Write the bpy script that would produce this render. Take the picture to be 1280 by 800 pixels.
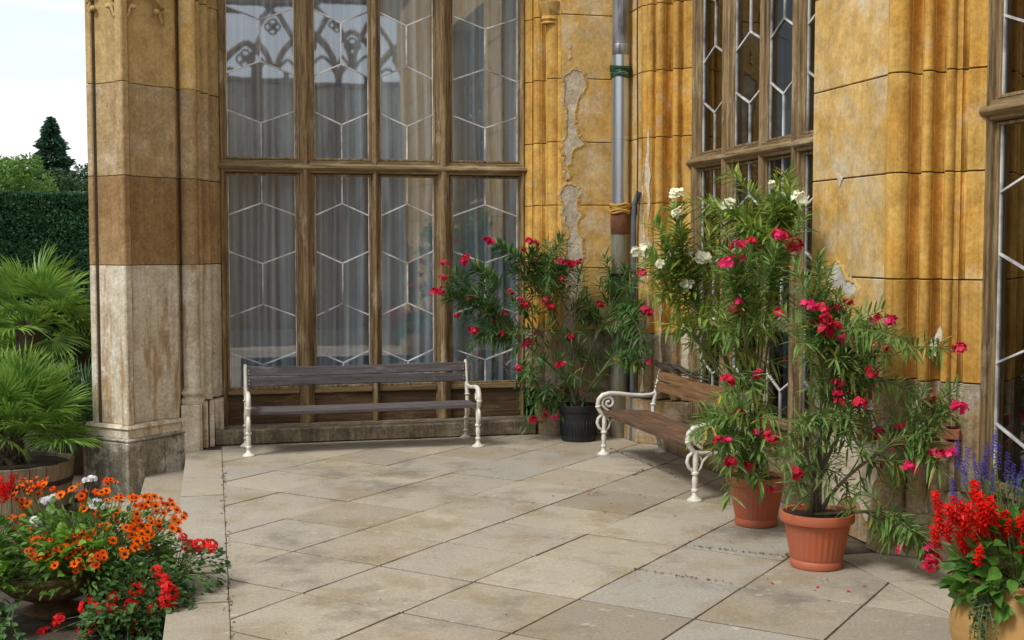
import bpy, bmesh, math, random
from mathutils import Vector, Matrix, noise
R = math.radians
PI = math.pi
sc = bpy.context.scene
for _o in list(bpy.data.objects):
    bpy.data.objects.remove(_o)
col = sc.collection

# ---------------------------------------------------------------- camera
cam_d = bpy.data.cameras.new('camera')
cam = bpy.data.objects.new('camera', cam_d)
col.objects.link(cam)
cam_d.sensor_width = 36.0
cam_d.lens = 36.0 * 1540.0 / 1280.0
cam_d.clip_end = 2000
cam.location = (0, 0, 1.8)
cam.rotation_euler = (R(90 - 3.34), 0, R(-13.66))
sc.camera = cam

# ---------------------------------------------------------------- sky, sun, exposure
SUN_EL, SUN_AZ = R(52), R(-118)       # azimuth measured from +Y towards +X: behind and left of the camera
w = bpy.data.worlds.new('World')
sc.world = w
w.use_nodes = True
nt = w.node_tree
for n in list(nt.nodes):
    nt.nodes.remove(n)
N = nt.nodes.new
L = nt.links.new
out = N('ShaderNodeOutputWorld')
bg = N('ShaderNodeBackground'); bg.inputs['Strength'].default_value = 0.1
sky = N('ShaderNodeTexSky'); sky.sky_type = 'NISHITA'; sky.sun_disc = False
sky.sun_elevation = SUN_EL; sky.sun_rotation = SUN_AZ
tc = N('ShaderNodeTexCoord')
mp = N('ShaderNodeMapping'); mp.inputs['Scale'].default_value = (1.6, 1.6, 16.0)
mp.inputs['Location'].default_value = (0.35, 0.2, 0.1)
nz = N('ShaderNodeTexNoise'); nz.inputs['Scale'].default_value = 1.3; nz.inputs['Detail'].default_value = 6
rp = N('ShaderNodeValToRGB')
rp.color_ramp.elements[0].position = 0.44; rp.color_ramp.elements[0].color = (0.64, 0.64, 0.64, 1)
rp.color_ramp.elements[1].position = 0.60; rp.color_ramp.elements[1].color = (1, 1, 1, 1)
mx = N('ShaderNodeMix'); mx.data_type = 'RGBA'
mx.inputs['B'].default_value = (6.7, 6.85, 7.1, 1)
L(tc.outputs['Generated'], mp.inputs['Vector']); L(mp.outputs['Vector'], nz.inputs['Vector'])
L(nz.outputs['Fac'], rp.inputs['Fac']); L(rp.outputs['Color'], mx.inputs['Factor'])
L(sky.outputs['Color'], mx.inputs['A']); L(mx.outputs['Result'], bg.inputs['Color'])
L(bg.outputs['Background'], out.inputs['Surface'])

sun_d = bpy.data.lights.new('sun', 'SUN')
sun_d.energy = 1.5; sun_d.angle = R(16); sun_d.color = (1.0, 0.96, 0.9)
sun = bpy.data.objects.new('sun', sun_d); col.objects.link(sun)
sdir = Vector((math.sin(SUN_AZ) * math.cos(SUN_EL), math.cos(SUN_AZ) * math.cos(SUN_EL), math.sin(SUN_EL)))
sun.rotation_euler = sdir.to_track_quat('Z', 'Y').to_euler()
sun.location = (-6, -6, 12)
sc.view_settings.view_transform = 'Standard'
sc.view_settings.look = 'None'
sc.view_settings.exposure = 0.78
sc.view_settings.gamma = 1
sc.view_settings.use_curve_mapping = False
sc.render.engine = 'CYCLES'

# ---------------------------------------------------------------- helpers
def prop(o, label=None, cat=None, group=None, kind=None):
    if label: o['label'] = label
    if cat: o['category'] = cat
    if group: o['group'] = group
    if kind: o['kind'] = kind
    return o

def empty(name, loc=(0, 0, 0), rz=0, label=None, cat=None, group=None, kind=None):
    o = bpy.data.objects.new(name, None)
    col.objects.link(o)
    o.empty_display_size = 0.1
    o.location = loc
    o.rotation_euler = (0, 0, rz)
    return prop(o, label, cat, group, kind)

class MB:
    """collects vertices and faces, then links them as ONE mesh object"""
    def __init__(s):
        s.v = []; s.f = []; s.mi = []
    def add(s, vs, fs, m=0):
        k = len(s.v)
        s.v.extend([tuple(p) for p in vs])
        for f in fs:
            s.f.append(tuple(i + k for i in f)); s.mi.append(m)
        return s
    def box(s, a, b, m=0):
        x0, y0, z0 = a; x1, y1, z1 = b
        return s.add([(x0,y0,z0),(x1,y0,z0),(x1,y1,z0),(x0,y1,z0),(x0,y0,z1),(x1,y0,z1),(x1,y1,z1),(x0,y1,z1)],
                     [(0,3,2,1),(4,5,6,7),(0,1,5,4),(1,2,6,5),(2,3,7,6),(3,0,4,7)], m)
    def prism(s, pts, z0, z1, m=0, top=None):
        n = len(pts); top = top or pts
        vs = [(p[0], p[1], z0) for p in pts] + [(p[0], p[1], z1) for p in top]
        fs = [(i, (i+1) % n, n+(i+1) % n, n+i) for i in range(n)] + [tuple(range(n-1, -1, -1)), tuple(range(n, 2*n))]
        return s.add(vs, fs, m)
    def lathe(s, c, prof, n=24, m=0, cap=True):
        vs = []; fs = []
        for (r, z) in prof:
            for i in range(n):
                a = 2*PI*i/n
                vs.append((c[0]+r*math.cos(a), c[1]+r*math.sin(a), c[2]+z))
        for j in range(len(prof)-1):
            for i in range(n):
                fs.append((j*n+i, j*n+(i+1) % n, (j+1)*n+(i+1) % n, (j+1)*n+i))
        if cap:
            fs.append(tuple(range(n-1, -1, -1)))
            k = (len(prof)-1)*n
            fs.append(tuple(range(k, k+n)))
        return s.add(vs, fs, m)
    def tube(s, path, rad, n=8, m=0, flat=1.0):
        path = [Vector(p) for p in path]
        if not isinstance(rad, (list, tuple)): rad = [rad]*len(path)
        vs = []; fs = []
        ref = None
        for i, p in enumerate(path):
            t = (path[min(i+1, len(path)-1)] - path[max(i-1, 0)])
            if t.length < 1e-9: t = Vector((0, 0, 1))
            t.normalize()
            if ref is None:
                ref = Vector((1, 0, 0)) if abs(t.x) < 0.8 else Vector((0, 1, 0))
            u = ref - t*ref.dot(t)
            if u.length < 1e-6: u = t.orthogonal()
            u.normalize(); ref = u
            v = t.cross(u)
            for k in range(n):
                a = 2*PI*k/n
                vs.append(p + u*(rad[i]*math.cos(a)) + v*(rad[i]*flat*math.sin(a)))
        for j in range(len(path)-1):
            for i in range(n):
                fs.append((j*n+i, j*n+(i+1) % n, (j+1)*n+(i+1) % n, (j+1)*n+i))
        fs.append(tuple(range(n-1, -1, -1)))
        k = (len(path)-1)*n
        fs.append(tuple(range(k, k+n)))
        return s.add(vs, fs, m)
    def mesh(s, name, mats, smooth=False, fix=True):
        me = bpy.data.meshes.new(name)
        me.from_pydata(s.v, [], s.f)
        if not isinstance(mats, (list, tuple)): mats = [mats]
        for q in mats: me.materials.append(q)
        if len(mats) > 1: me.polygons.foreach_set('material_index', s.mi)
        if fix:
            bm = bmesh.new(); bm.from_mesh(me)
            bmesh.ops.recalc_face_normals(bm, faces=bm.faces)
            bm.to_mesh(me); bm.free()
        if smooth:
            me.polygons.foreach_set('use_smooth', [True]*len(me.polygons))
            if smooth != 'all':
                try: me.set_sharp_from_angle(angle=R(40))
                except Exception: pass
        me.update()
        return me
    def build(s, name, mats, parent=None, smooth=False, fix=True, bevel=0, org=None, segs=1):
        if org is not None:
            s.v = [(a-org[0], b-org[1], c-org[2]) for a, b, c in s.v]
        return link(name, s.mesh(name, mats, smooth, fix), parent, bevel, segs)

def link(name, me, parent=None, bevel=0, segs=1):
    o = bpy.data.objects.new(name, me)
    col.objects.link(o)
    if parent is not None: o.parent = parent
    if bevel:
        b = o.modifiers.new('bevel', 'BEVEL'); b.width = bevel; b.segments = segs; b.limit_method = 'ANGLE'; b.angle_limit = R(35)
    return o

def copy_tree(o, parent=None):
    c = o.copy(); col.objects.link(c); c.parent = parent
    for ch in list(o.children): copy_tree(ch, c)
    return c

def clip(poly, a, b, c):
    """keep the side a*x+b*y+c >= 0 of a convex polygon"""
    o = []
    n = len(poly)
    for i in range(n):
        p, q = poly[i], poly[(i+1) % n]
        dp = a*p[0]+b*p[1]+c; dq = a*q[0]+b*q[1]+c
        if dp >= 0: o.append(p)
        if (dp > 0 and dq < 0) or (dp < 0 and dq > 0):
            t = dp/(dp-dq); o.append((p[0]+(q[0]-p[0])*t, p[1]+(q[1]-p[1])*t))
    return o
def area(p):
    return abs(sum(p[i][0]*p[(i+1) % len(p)][1]-p[(i+1) % len(p)][0]*p[i][1] for i in range(len(p))))/2
def shrink(poly, d):
    cx = sum(p[0] for p in poly)/len(poly); cy = sum(p[1] for p in poly)/len(poly)
    n = len(poly); A = sum(poly[i][0]*poly[(i+1) % n][1]-poly[(i+1) % n][0]*poly[i][1] for i in range(n))
    sg = 1 if A > 0 else -1
    out = list(poly)
    for i in range(n):
        p, q = poly[i], poly[(i+1) % n]
        nx, ny = -(q[1]-p[1])*sg, (q[0]-p[0])*sg
        l = math.hypot(nx, ny)
        if l < 1e-6: continue
        nx /= l; ny /= l
        out = clip(out, nx, ny, -(nx*p[0]+ny*p[1])-d)
        if len(out) < 3: return out
    return out
def bez(p0, p1, p2, n):
    p0, p1, p2 = Vector(p0), Vector(p1), Vector(p2)
    return [p0*(1-t)**2 + p1*2*t*(1-t) + p2*t*t for t in [i/n for i in range(n+1)]]

# ---------------------------------------------------------------- materials
def new_mat(name):
    m = bpy.data.materials.new(name); m.use_nodes = True
    nt = m.node_tree
    b = nt.nodes['Principled BSDF']
    return m, nt, b
def noise_n(nt, scale, detail=4, rough=0.55, vec=None, stretch=None, dim=None):
    n = nt.nodes.new('ShaderNodeTexNoise')
    n.inputs['Scale'].default_value = scale; n.inputs['Detail'].default_value = detail; n.inputs['Roughness'].default_value = rough
    tc = nt.nodes.new('ShaderNodeTexCoord')
    mp = nt.nodes.new('ShaderNodeMapping')
    if stretch: mp.inputs['Scale'].default_value = stretch
    mp.inputs['Location'].default_value = (random.uniform(0, 9), random.uniform(0, 9), random.uniform(0, 9))
    nt.links.new(tc.outputs['Object'], mp.inputs['Vector']); nt.links.new(mp.outputs['Vector'], n.inputs['Vector'])
    return n
def ramp(nt, src, p0, p1, c0=(0, 0, 0, 1), c1=(1, 1, 1, 1)):
    r = nt.nodes.new('ShaderNodeValToRGB')
    r.color_ramp.elements[0].position = p0; r.color_ramp.elements[0].color = c0
    r.color_ramp.elements[1].position = p1; r.color_ramp.elements[1].color = c1
    nt.links.new(src, r.inputs['Fac']); return r
def mix(nt, fac, a, b, mode='MIX'):
    m = nt.nodes.new('ShaderNodeMix'); m.data_type = 'RGBA'; m.blend_type = mode
    for k, v in (('Factor', fac), ('A', a), ('B', b)):
        if isinstance(v, (int, float)): m.inputs[k].default_value = v
        elif isinstance(v, tuple): m.inputs[k].default_value = (v[0], v[1], v[2], 1)
        else: nt.links.new(v, m.inputs[k])
    return m.outputs['Result']
def bump(nt, b, src, strength=0.3, dist=0.01, prev=None):
    bp = nt.nodes.new('ShaderNodeBump'); bp.inputs['Strength'].default_value = strength; bp.inputs['Distance'].default_value = dist
    nt.links.new(src, bp.inputs['Height'])
    if prev is not None: nt.links.new(prev, bp.inputs['Normal'])
    nt.links.new(bp.outputs['Normal'], b.inputs['Normal'])
    return bp.outputs['Normal']
def jitter(nt, c, amt=0.12):
    oi = nt.nodes.new('ShaderNodeObjectInfo')
    mr = nt.nodes.new('ShaderNodeMapRange')
    mr.inputs['To Min'].default_value = 1-amt; mr.inputs['To Max'].default_value = 1+amt
    nt.links.new(oi.outputs['Random'], mr.inputs['Value'])
    h = nt.nodes.new('ShaderNodeHueSaturation')
    nt.links.new(mr.outputs['Result'], h.inputs['Value'])
    nt.links.new(c, h.inputs['Color'])
    return h.outputs['Color']

def stone(name, base, second, dark, pale=None, pale_at=(0.62, 0.7), dark_at=(0.56, 0.72), streak=0.5, pit=0.5, grain=0.35, var=0.1, bs=0.5, rough=0.85, vst=1.0):
    m, nt, b = new_mat(name)
    n1 = noise_n(nt, 1.7, 5, 0.6)
    c = mix(nt, ramp(nt, n1.outputs['Fac'], 0.38, 0.62).outputs['Color'], base, second)
    n2 = noise_n(nt, 5, 8, 0.7, stretch=(1.6, 1.6, 0.22))
    f = ramp(nt, n2.outputs['Fac'], dark_at[0], dark_at[1], c1=(streak, streak, streak, 1))
    c = mix(nt, f.outputs['Color'], c, dark)
    if pale:
        n4 = noise_n(nt, 3.2, 9, 0.72)
        c = mix(nt, ramp(nt, n4.outputs['Fac'], pale_at[0], pale_at[1]).outputs['Color'], c, pale)
    n3 = noise_n(nt, 38, 6, 0.7)
    g = ramp(nt, n3.outputs['Fac'], 0.3, 0.72, (1-grain,)*3+(1,), (1+grain*0.5,)*3+(1,))
    c = mix(nt, 1.0, c, g.outputs['Color'], 'MULTIPLY')
    n7 = noise_n(nt, 7, 10, 0.78)
    g = ramp(nt, n7.outputs['Fac'], 0.36, 0.64, (0.66, 0.62, 0.56, 1), (1.18, 1.18, 1.2, 1))
    c = mix(nt, 0.8, c, g.outputs['Color'], 'MULTIPLY')
    n8 = noise_n(nt, 4, 6, 0.7, stretch=(7, 7, 0.16))
    g = ramp(nt, n8.outputs['Fac'], 0.40, 0.66, (1.06,)*3+(1,), (0.55, 0.48, 0.42, 1))
    c = mix(nt, streak*vst, c, g.outputs['Color'], 'MULTIPLY')
    n5 = noise_n(nt, 14, 8, 0.8)
    pf = ramp(nt, n5.outputs['Fac'], 0.6, 0.66, c1=(pit, pit, pit, 1))
    c = mix(nt, pf.outputs['Color'], c, tuple(x*0.45 for x in dark))
    c = jitter(nt, c, var)
    nt.links.new(c, b.inputs['Base Color'])
    b.inputs['Roughness'].default_value = rough
    b.inputs['Specular IOR Level'].default_value = 0.25
    h = mix(nt, 0.4, n3.outputs['Fac'], n5.outputs['Fac'])
    n6 = noise_n(nt, 6, 3, 0.5)
    p = bump(nt, b, n6.outputs['Fac'], 0.5*bs, 0.03)
    bump(nt, b, h, bs, 0.008, p)
    return m

def plain(name, c, rough=0.6, metal=0, var=0.15, scale=8, spec=0.4, bs=0.1, c2=None, stretch=None, obj_var=0.06, detail=6):
    m, nt, b = new_mat(name)
    n1 = noise_n(nt, scale, detail, 0.65, stretch=stretch)
    c2 = c2 or tuple(x*(1-2.2*var) for x in c)
    cc = mix(nt, ramp(nt, n1.outputs['Fac'], 0.35, 0.68).outputs['Color'], c, c2)
    if obj_var: cc = jitter(nt, cc, obj_var)
    nt.links.new(cc, b.inputs['Base Color'])
    b.inputs['Roughness'].default_value = rough; b.inputs['Metallic'].default_value = metal
    b.inputs['Specular IOR Level'].default_value = spec
    if bs: bump(nt, b, n1.outputs['Fac'], bs, 0.01)
    return m

def wood(name, base, dark, pale, axis='x', rough=0.7, bs=0.5):
    m, nt, b = new_mat(name)
    st = {'x': (0.5, 9, 9), 'y': (9, 0.5, 9), 'z': (9, 9, 0.5)}[axis]
    n1 = noise_n(nt, 5, 9, 0.72, stretch=st)
    c = mix(nt, ramp(nt, n1.outputs['Fac'], 0.38, 0.6).outputs['Color'], dark, base)
    n2 = noise_n(nt, 2.2, 7, 0.75, stretch=tuple(math.sqrt(x)*1.2 for x in st))
    c = mix(nt, ramp(nt, n2.outputs['Fac'], 0.54, 0.66).outputs['Color'], c, pale)
    n3 = noise_n(nt, 22, 6, 0.8, stretch=tuple(math.sqrt(x) for x in st))
    c = mix(nt, ramp(nt, n3.outputs['Fac'], 0.58, 0.68, c1=(0.75,)*3+(1,)).outputs['Color'], c, tuple(x*0.35 for x in dark))
    c = jitter(nt, c, 0.12)
    nt.links.new(c, b.inputs['Base Color'])
    b.inputs['Roughness'].default_value = rough
    b.inputs['Specular IOR Level'].default_value = 0.25
    bump(nt, b, n1.outputs['Fac'], bs, 0.006)
    return m

def leaf_mat(name, c, c2, trans=0.3, rough=0.45, scale=9, spec=0.35):
    m, nt, b = new_mat(name)
    n1 = noise_n(nt, scale, 3, 0.6)
    cc = mix(nt, ramp(nt, n1.outputs['Fac'], 0.36, 0.64).outputs['Color'], c, c2)
    cc = jitter(nt, cc, 0.15)
    nt.links.new(cc, b.inputs['Base Color'])
    b.inputs['Roughness'].default_value = rough
    b.inputs['Specular IOR Level'].default_value = spec
    t = nt.nodes.new('ShaderNodeBsdfTranslucent')
    nt.links.new(cc, t.inputs['Color'])
    ms = nt.nodes.new('ShaderNodeMixShader'); ms.inputs[0].default_value = trans
    nt.links.new(b.outputs[0], ms.inputs[1]); nt.links.new(t.outputs[0], ms.inputs[2])
    nt.links.new(ms.outputs[0], nt.nodes['Material Output'].inputs['Surface'])
    return m

def glass_mat(name, tint, refl=0.12, top=0.9):
    m, nt, b = new_mat(name)
    nt.nodes.remove(b)
    tr = nt.nodes.new('ShaderNodeBsdfTransparent'); tr.inputs['Color'].default_value = tint+(1,)
    gl = nt.nodes.new('ShaderNodeBsdfGlossy'); gl.inputs['Roughness'].default_value = 0.02
    gl.inputs['Color'].default_value = (1, 1, 1, 1)
    lw = nt.nodes.new('ShaderNodeLayerWeight'); lw.inputs['Blend'].default_value = 0.35
    ma = nt.nodes.new('ShaderNodeMapRange'); ma.inputs['To Min'].default_value = refl; ma.inputs['To Max'].default_value = top
    nt.links.new(lw.outputs['Fresnel'], ma.inputs['Value'])
    ma.inputs['From Min'].default_value = 0.05
    n1 = noise_n(nt, 2.5, 2, 0.4)
    bp = nt.nodes.new('ShaderNodeBump'); bp.inputs['Strength'].default_value = 0.02; bp.inputs['Distance'].default_value = 0.02
    nt.links.new(n1.outputs['Fac'], bp.inputs['Height']); nt.links.new(bp.outputs['Normal'], gl.inputs['Normal'])
    ms = nt.nodes.new('ShaderNodeMixShader')
    nt.links.new(ma.outputs['Result'], ms.inputs[0]); nt.links.new(tr.outputs[0], ms.inputs[1]); nt.links.new(gl.outputs[0], ms.inputs[2])
    nt.links.new(ms.outputs[0], nt.nodes['Material Output'].inputs['Surface'])
    return m

random.seed(11)
M = {}
M['ochre'] = stone('ochre_stone', (0.74, 0.505, 0.185), (0.70, 0.42, 0.105), (0.42, 0.25, 0.09), pale=(0.72, 0.61, 0.41), pale_at=(0.47, 0.66), streak=0.55, pit=0.35, grain=0.22, bs=0.5, vst=.28)
M['ochre_deep'] = stone('ochre_moulded_stone', (0.74, 0.475, 0.13), (0.66, 0.36, 0.07), (0.34, 0.17, 0.045), pale=(0.66, 0.52, 0.31), pale_at=(0.56, 0.70), streak=0.85, pit=0.35, grain=0.25, bs=0.5, vst=.55)
M['render_low'] = stone('dark_lower_stone', (0.40, 0.30, 0.19), (0.45, 0.30, 0.12), (0.20, 0.13, 0.08), pale=(0.50, 0.44, 0.34), pale_at=(0.46, 0.62), streak=0.6, pit=0.5, grain=0.4, bs=0.9)  # darker and browner than the ochre courses above
M['pier_top'] = stone('brown_weathered_stone', (0.52, 0.37, 0.15), (0.58, 0.42, 0.19), (0.30, 0.21, 0.10), streak=0.5, pit=0.35, grain=0.3, vst=.4)
M['pier_tan'] = stone('tan_weathered_stone', (0.62, 0.46, 0.25), (0.55, 0.39, 0.19), (0.34, 0.22, 0.11), pale=(0.68, 0.56, 0.39), pale_at=(0.5, 0.68), streak=0.4, pit=0.7, grain=0.35, bs=0.8, vst=.4)
M['pier_brown'] = stone('dark_brown_weathered_stone', (0.40, 0.25, 0.11), (0.50, 0.33, 0.16), (0.22, 0.13, 0.06), streak=0.5, pit=0.45, grain=0.35, vst=.5)
M['pier_pale'] = stone('pale_lichened_stone', (0.76, 0.69, 0.54), (0.68, 0.60, 0.45), (0.46, 0.28, 0.12), pale=(0.80, 0.75, 0.64), pale_at=(.55,.62), dark_at=(0.52, 0.6), streak=0.75, pit=0.8, grain=0.3, bs=0.7, vst=.3)
M['plinth'] = stone('speckled_plinth_stone', (0.46, 0.43, 0.34), (0.36, 0.33, 0.25), (0.17, 0.15, 0.11), pale=(0.66, 0.63, 0.56), pale_at=(0.5, 0.56), dark_at=(0.5, 0.62), streak=0.8, pit=0.9, grain=0.5, bs=1.0)
M['step_stone'] = stone('step_stone', (0.34, 0.30, 0.21), (0.27, 0.23, 0.16), (0.12, 0.10, 0.07), pale=(0.42, 0.37, 0.28), pale_at=(0.55, 0.65), dark_at=(0.48, 0.6), streak=0.7, pit=0.7, grain=0.45, bs=0.9)
M['mortar'] = plain('dark_mortar', (0.10, 0.075, 0.045), 0.95, bs=0.3, scale=30)
M['bare'] = stone('bare_mortar_patch', (0.74, 0.65, 0.50), (0.66, 0.56, 0.42), (0.48, 0.38, 0.25), pale=(0.84, 0.77, 0.64), streak=0.3, pit=0.6, grain=0.3, bs=1.4, var=0.02, vst=0)
M['white_patch'] = stone('white_lime_patch', (0.78, 0.75, 0.70), (0.70, 0.65, 0.58), (0.52, 0.43, 0.33), streak=0.3, pit=0.5, grain=0.25, bs=1.2, var=0.02, vst=0)
M['brick'] = plain('red_brick', (0.42, 0.16, 0.09), 0.9, var=0.25, scale=14, bs=0.6, obj_var=0.2)

def slab_mat():
    m, nt, b = new_mat('paving_stone')
    oi = nt.nodes.new('ShaderNodeObjectInfo')
    n1 = noise_n(nt, 1.3, 5, 0.6)
    c = mix(nt, ramp(nt, n1.outputs['Fac'], 0.35, 0.65).outputs['Color'], (0.46, 0.41, 0.325), (0.40, 0.37, 0.31))
    rr = nt.nodes.new('ShaderNodeValToRGB')
    e = rr.color_ramp.elements
    e[0].position = 0; e[0].color = (0.78, 0.74, 0.68, 1); e[1].position = 1; e[1].color = (1.12, 1.1, 1.06, 1)
    for p, cc in ((0.25, (1.0, 0.96, 0.9, 1)), (0.5, (0.92, 0.94, 0.96, 1)), (0.75, (1.05, 1.0, 0.9, 1))):
        q = e.new(p); q.color = cc
    nt.links.new(oi.outputs['Random'], rr.inputs['Fac'])
    c = mix(nt, 1.0, c, rr.outputs['Color'], 'MULTIPLY')
    # brownish and greenish stains
    n2 = noise_n(nt, 1.9, 9, 0.7)
    c = mix(nt, ramp(nt, n2.outputs['Fac'], 0.50, 0.64, c1=(0.65,)*3+(1,)).outputs['Color'], c, (0.30, 0.235, 0.13))
    n22 = noise_n(nt, 1.1, 8, 0.75)
    c = mix(nt, ramp(nt, n22.outputs['Fac'], 0.53, 0.68, c1=(0.75,)*3+(1,)).outputs['Color'], c, (0.17, 0.15, 0.12))
    # pale worn flakes
    n3 = noise_n(nt, 9, 6, 0.6, stretch=(1, 1.6, 1))
    c = mix(nt, ramp(nt, n3.outputs['Fac'], 0.62, 0.68, c1=(0.55,)*3+(1,)).outputs['Color'], c, (0.58, 0.53, 0.44))
    n4 = noise_n(nt, 60, 6, 0.75)
    c = mix(nt, 1.0, c, ramp(nt, n4.outputs['Fac'], 0.3, 0.72, (0.68,)*3+(1,), (1.15,)*3+(1,)).outputs['Color'], 'MULTIPLY')
    n5 = noise_n(nt, 24, 8, 0.8)
    c = mix(nt, ramp(nt, n5.outputs['Fac'], 0.64, 0.69, c1=(0.6,)*3+(1,)).outputs['Color'], c, (0.10, 0.085, 0.06))
    nt.links.new(c, b.inputs['Base Color'])
    b.inputs['Roughness'].default_value = 0.75
    b.inputs['Specular IOR Level'].default_value = 0.3
    n6 = noise_n(nt, 4, 6, 0.65)
    p = bump(nt, b, n6.outputs['Fac'], 0.4, 0.02)
    bump(nt, b, n4.outputs['Fac'], 0.4, 0.006, p)
    return m
M['slab'] = slab_mat()
M['joint'] = plain('sandy_joint_dirt', (0.11, 0.085, 0.055), 0.95, scale=14, bs=0.5, c2=(0.035, 0.028, 0.018))
M['debris'] = plain('dry_leaf_litter', (0.13, 0.085, 0.04), 0.9, scale=30)
M['moss'] = plain('moss', (0.07, 0.075, 0.025), 0.95, scale=40, bs=0.5)
M['soil'] = plain('dark_soil', (0.045, 0.03, 0.02), 0.95, scale=25, bs=1.0)
M['earth'] = stone('bare_earth', (0.20, 0.155, 0.11), (0.15, 0.115, 0.08), (0.09, 0.07, 0.05), streak=0.5, pit=0.5, grain=0.5, bs=1.0, rough=0.95)
M['lawn'] = plain('grass_lawn', (0.09, 0.14, 0.03), 0.9, scale=30, bs=0.8)
M['frame_wood'] = wood('weathered_oak_frame', (0.33, 0.23, 0.11), (0.11, 0.07, 0.035), (0.46, 0.37, 0.23), 'z')
M['frame_wood_h'] = wood('weathered_oak_rail', (0.30, 0.215, 0.105), (0.12, 0.08, 0.04), (0.42, 0.34, 0.21), 'x')
M['panel_wood'] = wood('dark_oak_panel', (0.13, 0.08, 0.04), (0.06, 0.035, 0.02), (0.22, 0.14, 0.08), 'x')
M['came'] = plain('lead_painted_glints', (0.88, 0.88, 0.86), 0.4, metal=0.0, scale=4.5, c2=(0.20, 0.20, 0.19), bs=0.3, detail=3)  # white and dark mottle paints highlights into the colour of the lead
M['glass'] = glass_mat('old_window_glass', (0.97, 1.0, 1.0), 0.24, 0.6)
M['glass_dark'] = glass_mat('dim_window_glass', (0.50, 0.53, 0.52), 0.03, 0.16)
M['curtain'] = plain('grey_sheer_curtain', (0.56, 0.65, 0.70), 0.9, scale=3, c2=(0.17, 0.20, 0.25), stretch=(2.2, 2.2, 0.04), bs=0, spec=0.1)  # vertical tone bands paint the light and shade of folds into the cloth
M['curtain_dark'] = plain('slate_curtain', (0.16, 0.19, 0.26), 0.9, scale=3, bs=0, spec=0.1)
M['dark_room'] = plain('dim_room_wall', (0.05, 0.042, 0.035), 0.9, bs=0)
M['slat_grey'] = wood('grey_bench_slat', (0.13, 0.115, 0.115), (0.065, 0.055, 0.055), (0.20, 0.17, 0.16), 'x', bs=0.7)
M['slat_brown'] = wood('brown_bench_slat', (0.16, 0.095, 0.06), (0.075, 0.045, 0.03), (0.26, 0.13, 0.05), 'x', bs=0.7)
M['slat_orange'] = wood('orange_brown_bench_slat', (0.26, 0.145, 0.065), (0.13, 0.07, 0.035), (0.34, 0.20, 0.10), 'x', bs=0.7)
M['cast_iron'] = plain('white_painted_cast_iron', (0.78, 0.77, 0.69), 0.38, scale=9, c2=(0.60, 0.57, 0.47), bs=0.15, spec=0.5)
M['rust'] = plain('rusted_iron', (0.20, 0.075, 0.03), 0.8, scale=14, bs=0.5, c2=(0.09, 0.04, 0.02))
M['zinc'] = plain('new_zinc', (0.62, 0.66, 0.70), 0.28, metal=0.85, scale=3, c2=(0.48, 0.51, 0.55), stretch=(6, 6, .3), bs=0.05)
M['zinc_old'] = plain('streaked_zinc', (0.40, 0.42, 0.44), 0.45, metal=0.5, scale=5, c2=(0.05, 0.05, 0.055), stretch=(5, 5, .5), bs=0.2)
M['copper_old'] = plain('weathered_green_brown_pipe', (0.24, 0.28, 0.23), 0.6, metal=0.2, scale=6, c2=(0.20, 0.13, 0.055), stretch=(4, 4, .5), bs=0.3)
M['twine'] = plain('green_twine', (0.03, 0.10, 0.045), 0.8, scale=60)
M['rag'] = plain('ochre_rag', (0.62, 0.36, 0.08), 0.8, scale=40, bs=0.5)
M['cable'] = plain('black_cable', (0.02, 0.02, 0.02), 0.5)
M['conduit'] = plain('grey_conduit', (0.12, 0.14, 0.16), 0.5)
M['terracotta'] = plain('terracotta_plastic', (0.50, 0.12, 0.045), 0.55, scale=5, c2=(0.42, 0.13, 0.07), bs=0.12, detail=10)
M['black_pot'] = plain('black_plastic', (0.022, 0.023, 0.027), 0.45, scale=12, bs=0.1)
M['clay_yellow'] = plain('yellow_glazed_clay', (0.50, 0.29, 0.085), 0.6, scale=3.5, c2=(0.36, 0.20, 0.07), bs=0.2, stretch=(1, 1, 4))
M['bowl'] = stone('brown_clay_bowl', (0.27, 0.18, 0.10), (0.20, 0.13, 0.07), (0.12, 0.08, 0.05), streak=0.5, pit=0.3, grain=0.3)
M['dark_ledge'] = stone('dark_stained_ledge', (0.12, 0.10, 0.075), (0.09, 0.075, 0.055), (0.05, 0.04, 0.03), pale=(0.17, 0.15, 0.115), streak=0.5, pit=0.4, grain=0.4, bs=0.8)
M['stem'] = plain('oleander_bark', (0.16, 0.13, 0.08), 0.8, scale=25, c2=(0.10, 0.08, 0.05))
M['stem_green'] = plain('green_shoot', (0.16, 0.20, 0.06), 0.6, scale=20)
M['leaf_a'] = leaf_mat('dark_oleander_leaf', (0.14, 0.28, 0.07), (0.06, 0.15, 0.04))
M['leaf_w'] = leaf_mat('yellowish_oleander_leaf', (0.34, 0.44, 0.08), (0.15, 0.27, 0.05))
M['leaf_r'] = leaf_mat('green_oleander_leaf', (0.27, 0.41, 0.10), (0.11, 0.23, 0.05))
M['pet_red'] = leaf_mat('crimson_petal', (0.72, 0.02, 0.075), (0.50, 0.01, 0.035), 0.25, 0.5, 12)
M['pet_pink'] = leaf_mat('deep_pink_petal', (0.85, 0.035, 0.18), (0.62, 0.015, 0.08), 0.25, 0.5, 12)
M['pet_white'] = leaf_mat('cream_petal', (0.85, 0.84, 0.62), (0.80, 0.80, 0.70), 0.25, 0.5, 12)
M['pet_geranium'] = leaf_mat('scarlet_petal', (0.85, 0.015, 0.01), (0.60, 0.008, 0.008), 0.2, 0.5, 14)
M['pet_salvia'] = leaf_mat('salvia_red', (0.82, 0.015, 0.008), (0.62, 0.01, 0.006), 0.2, 0.5, 14)
M['pet_orange'] = leaf_mat('orange_petal', (0.92, 0.19, 0.0), (0.85, 0.11, 0.0), 0.2, 0.7, 10, 0.1)
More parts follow.
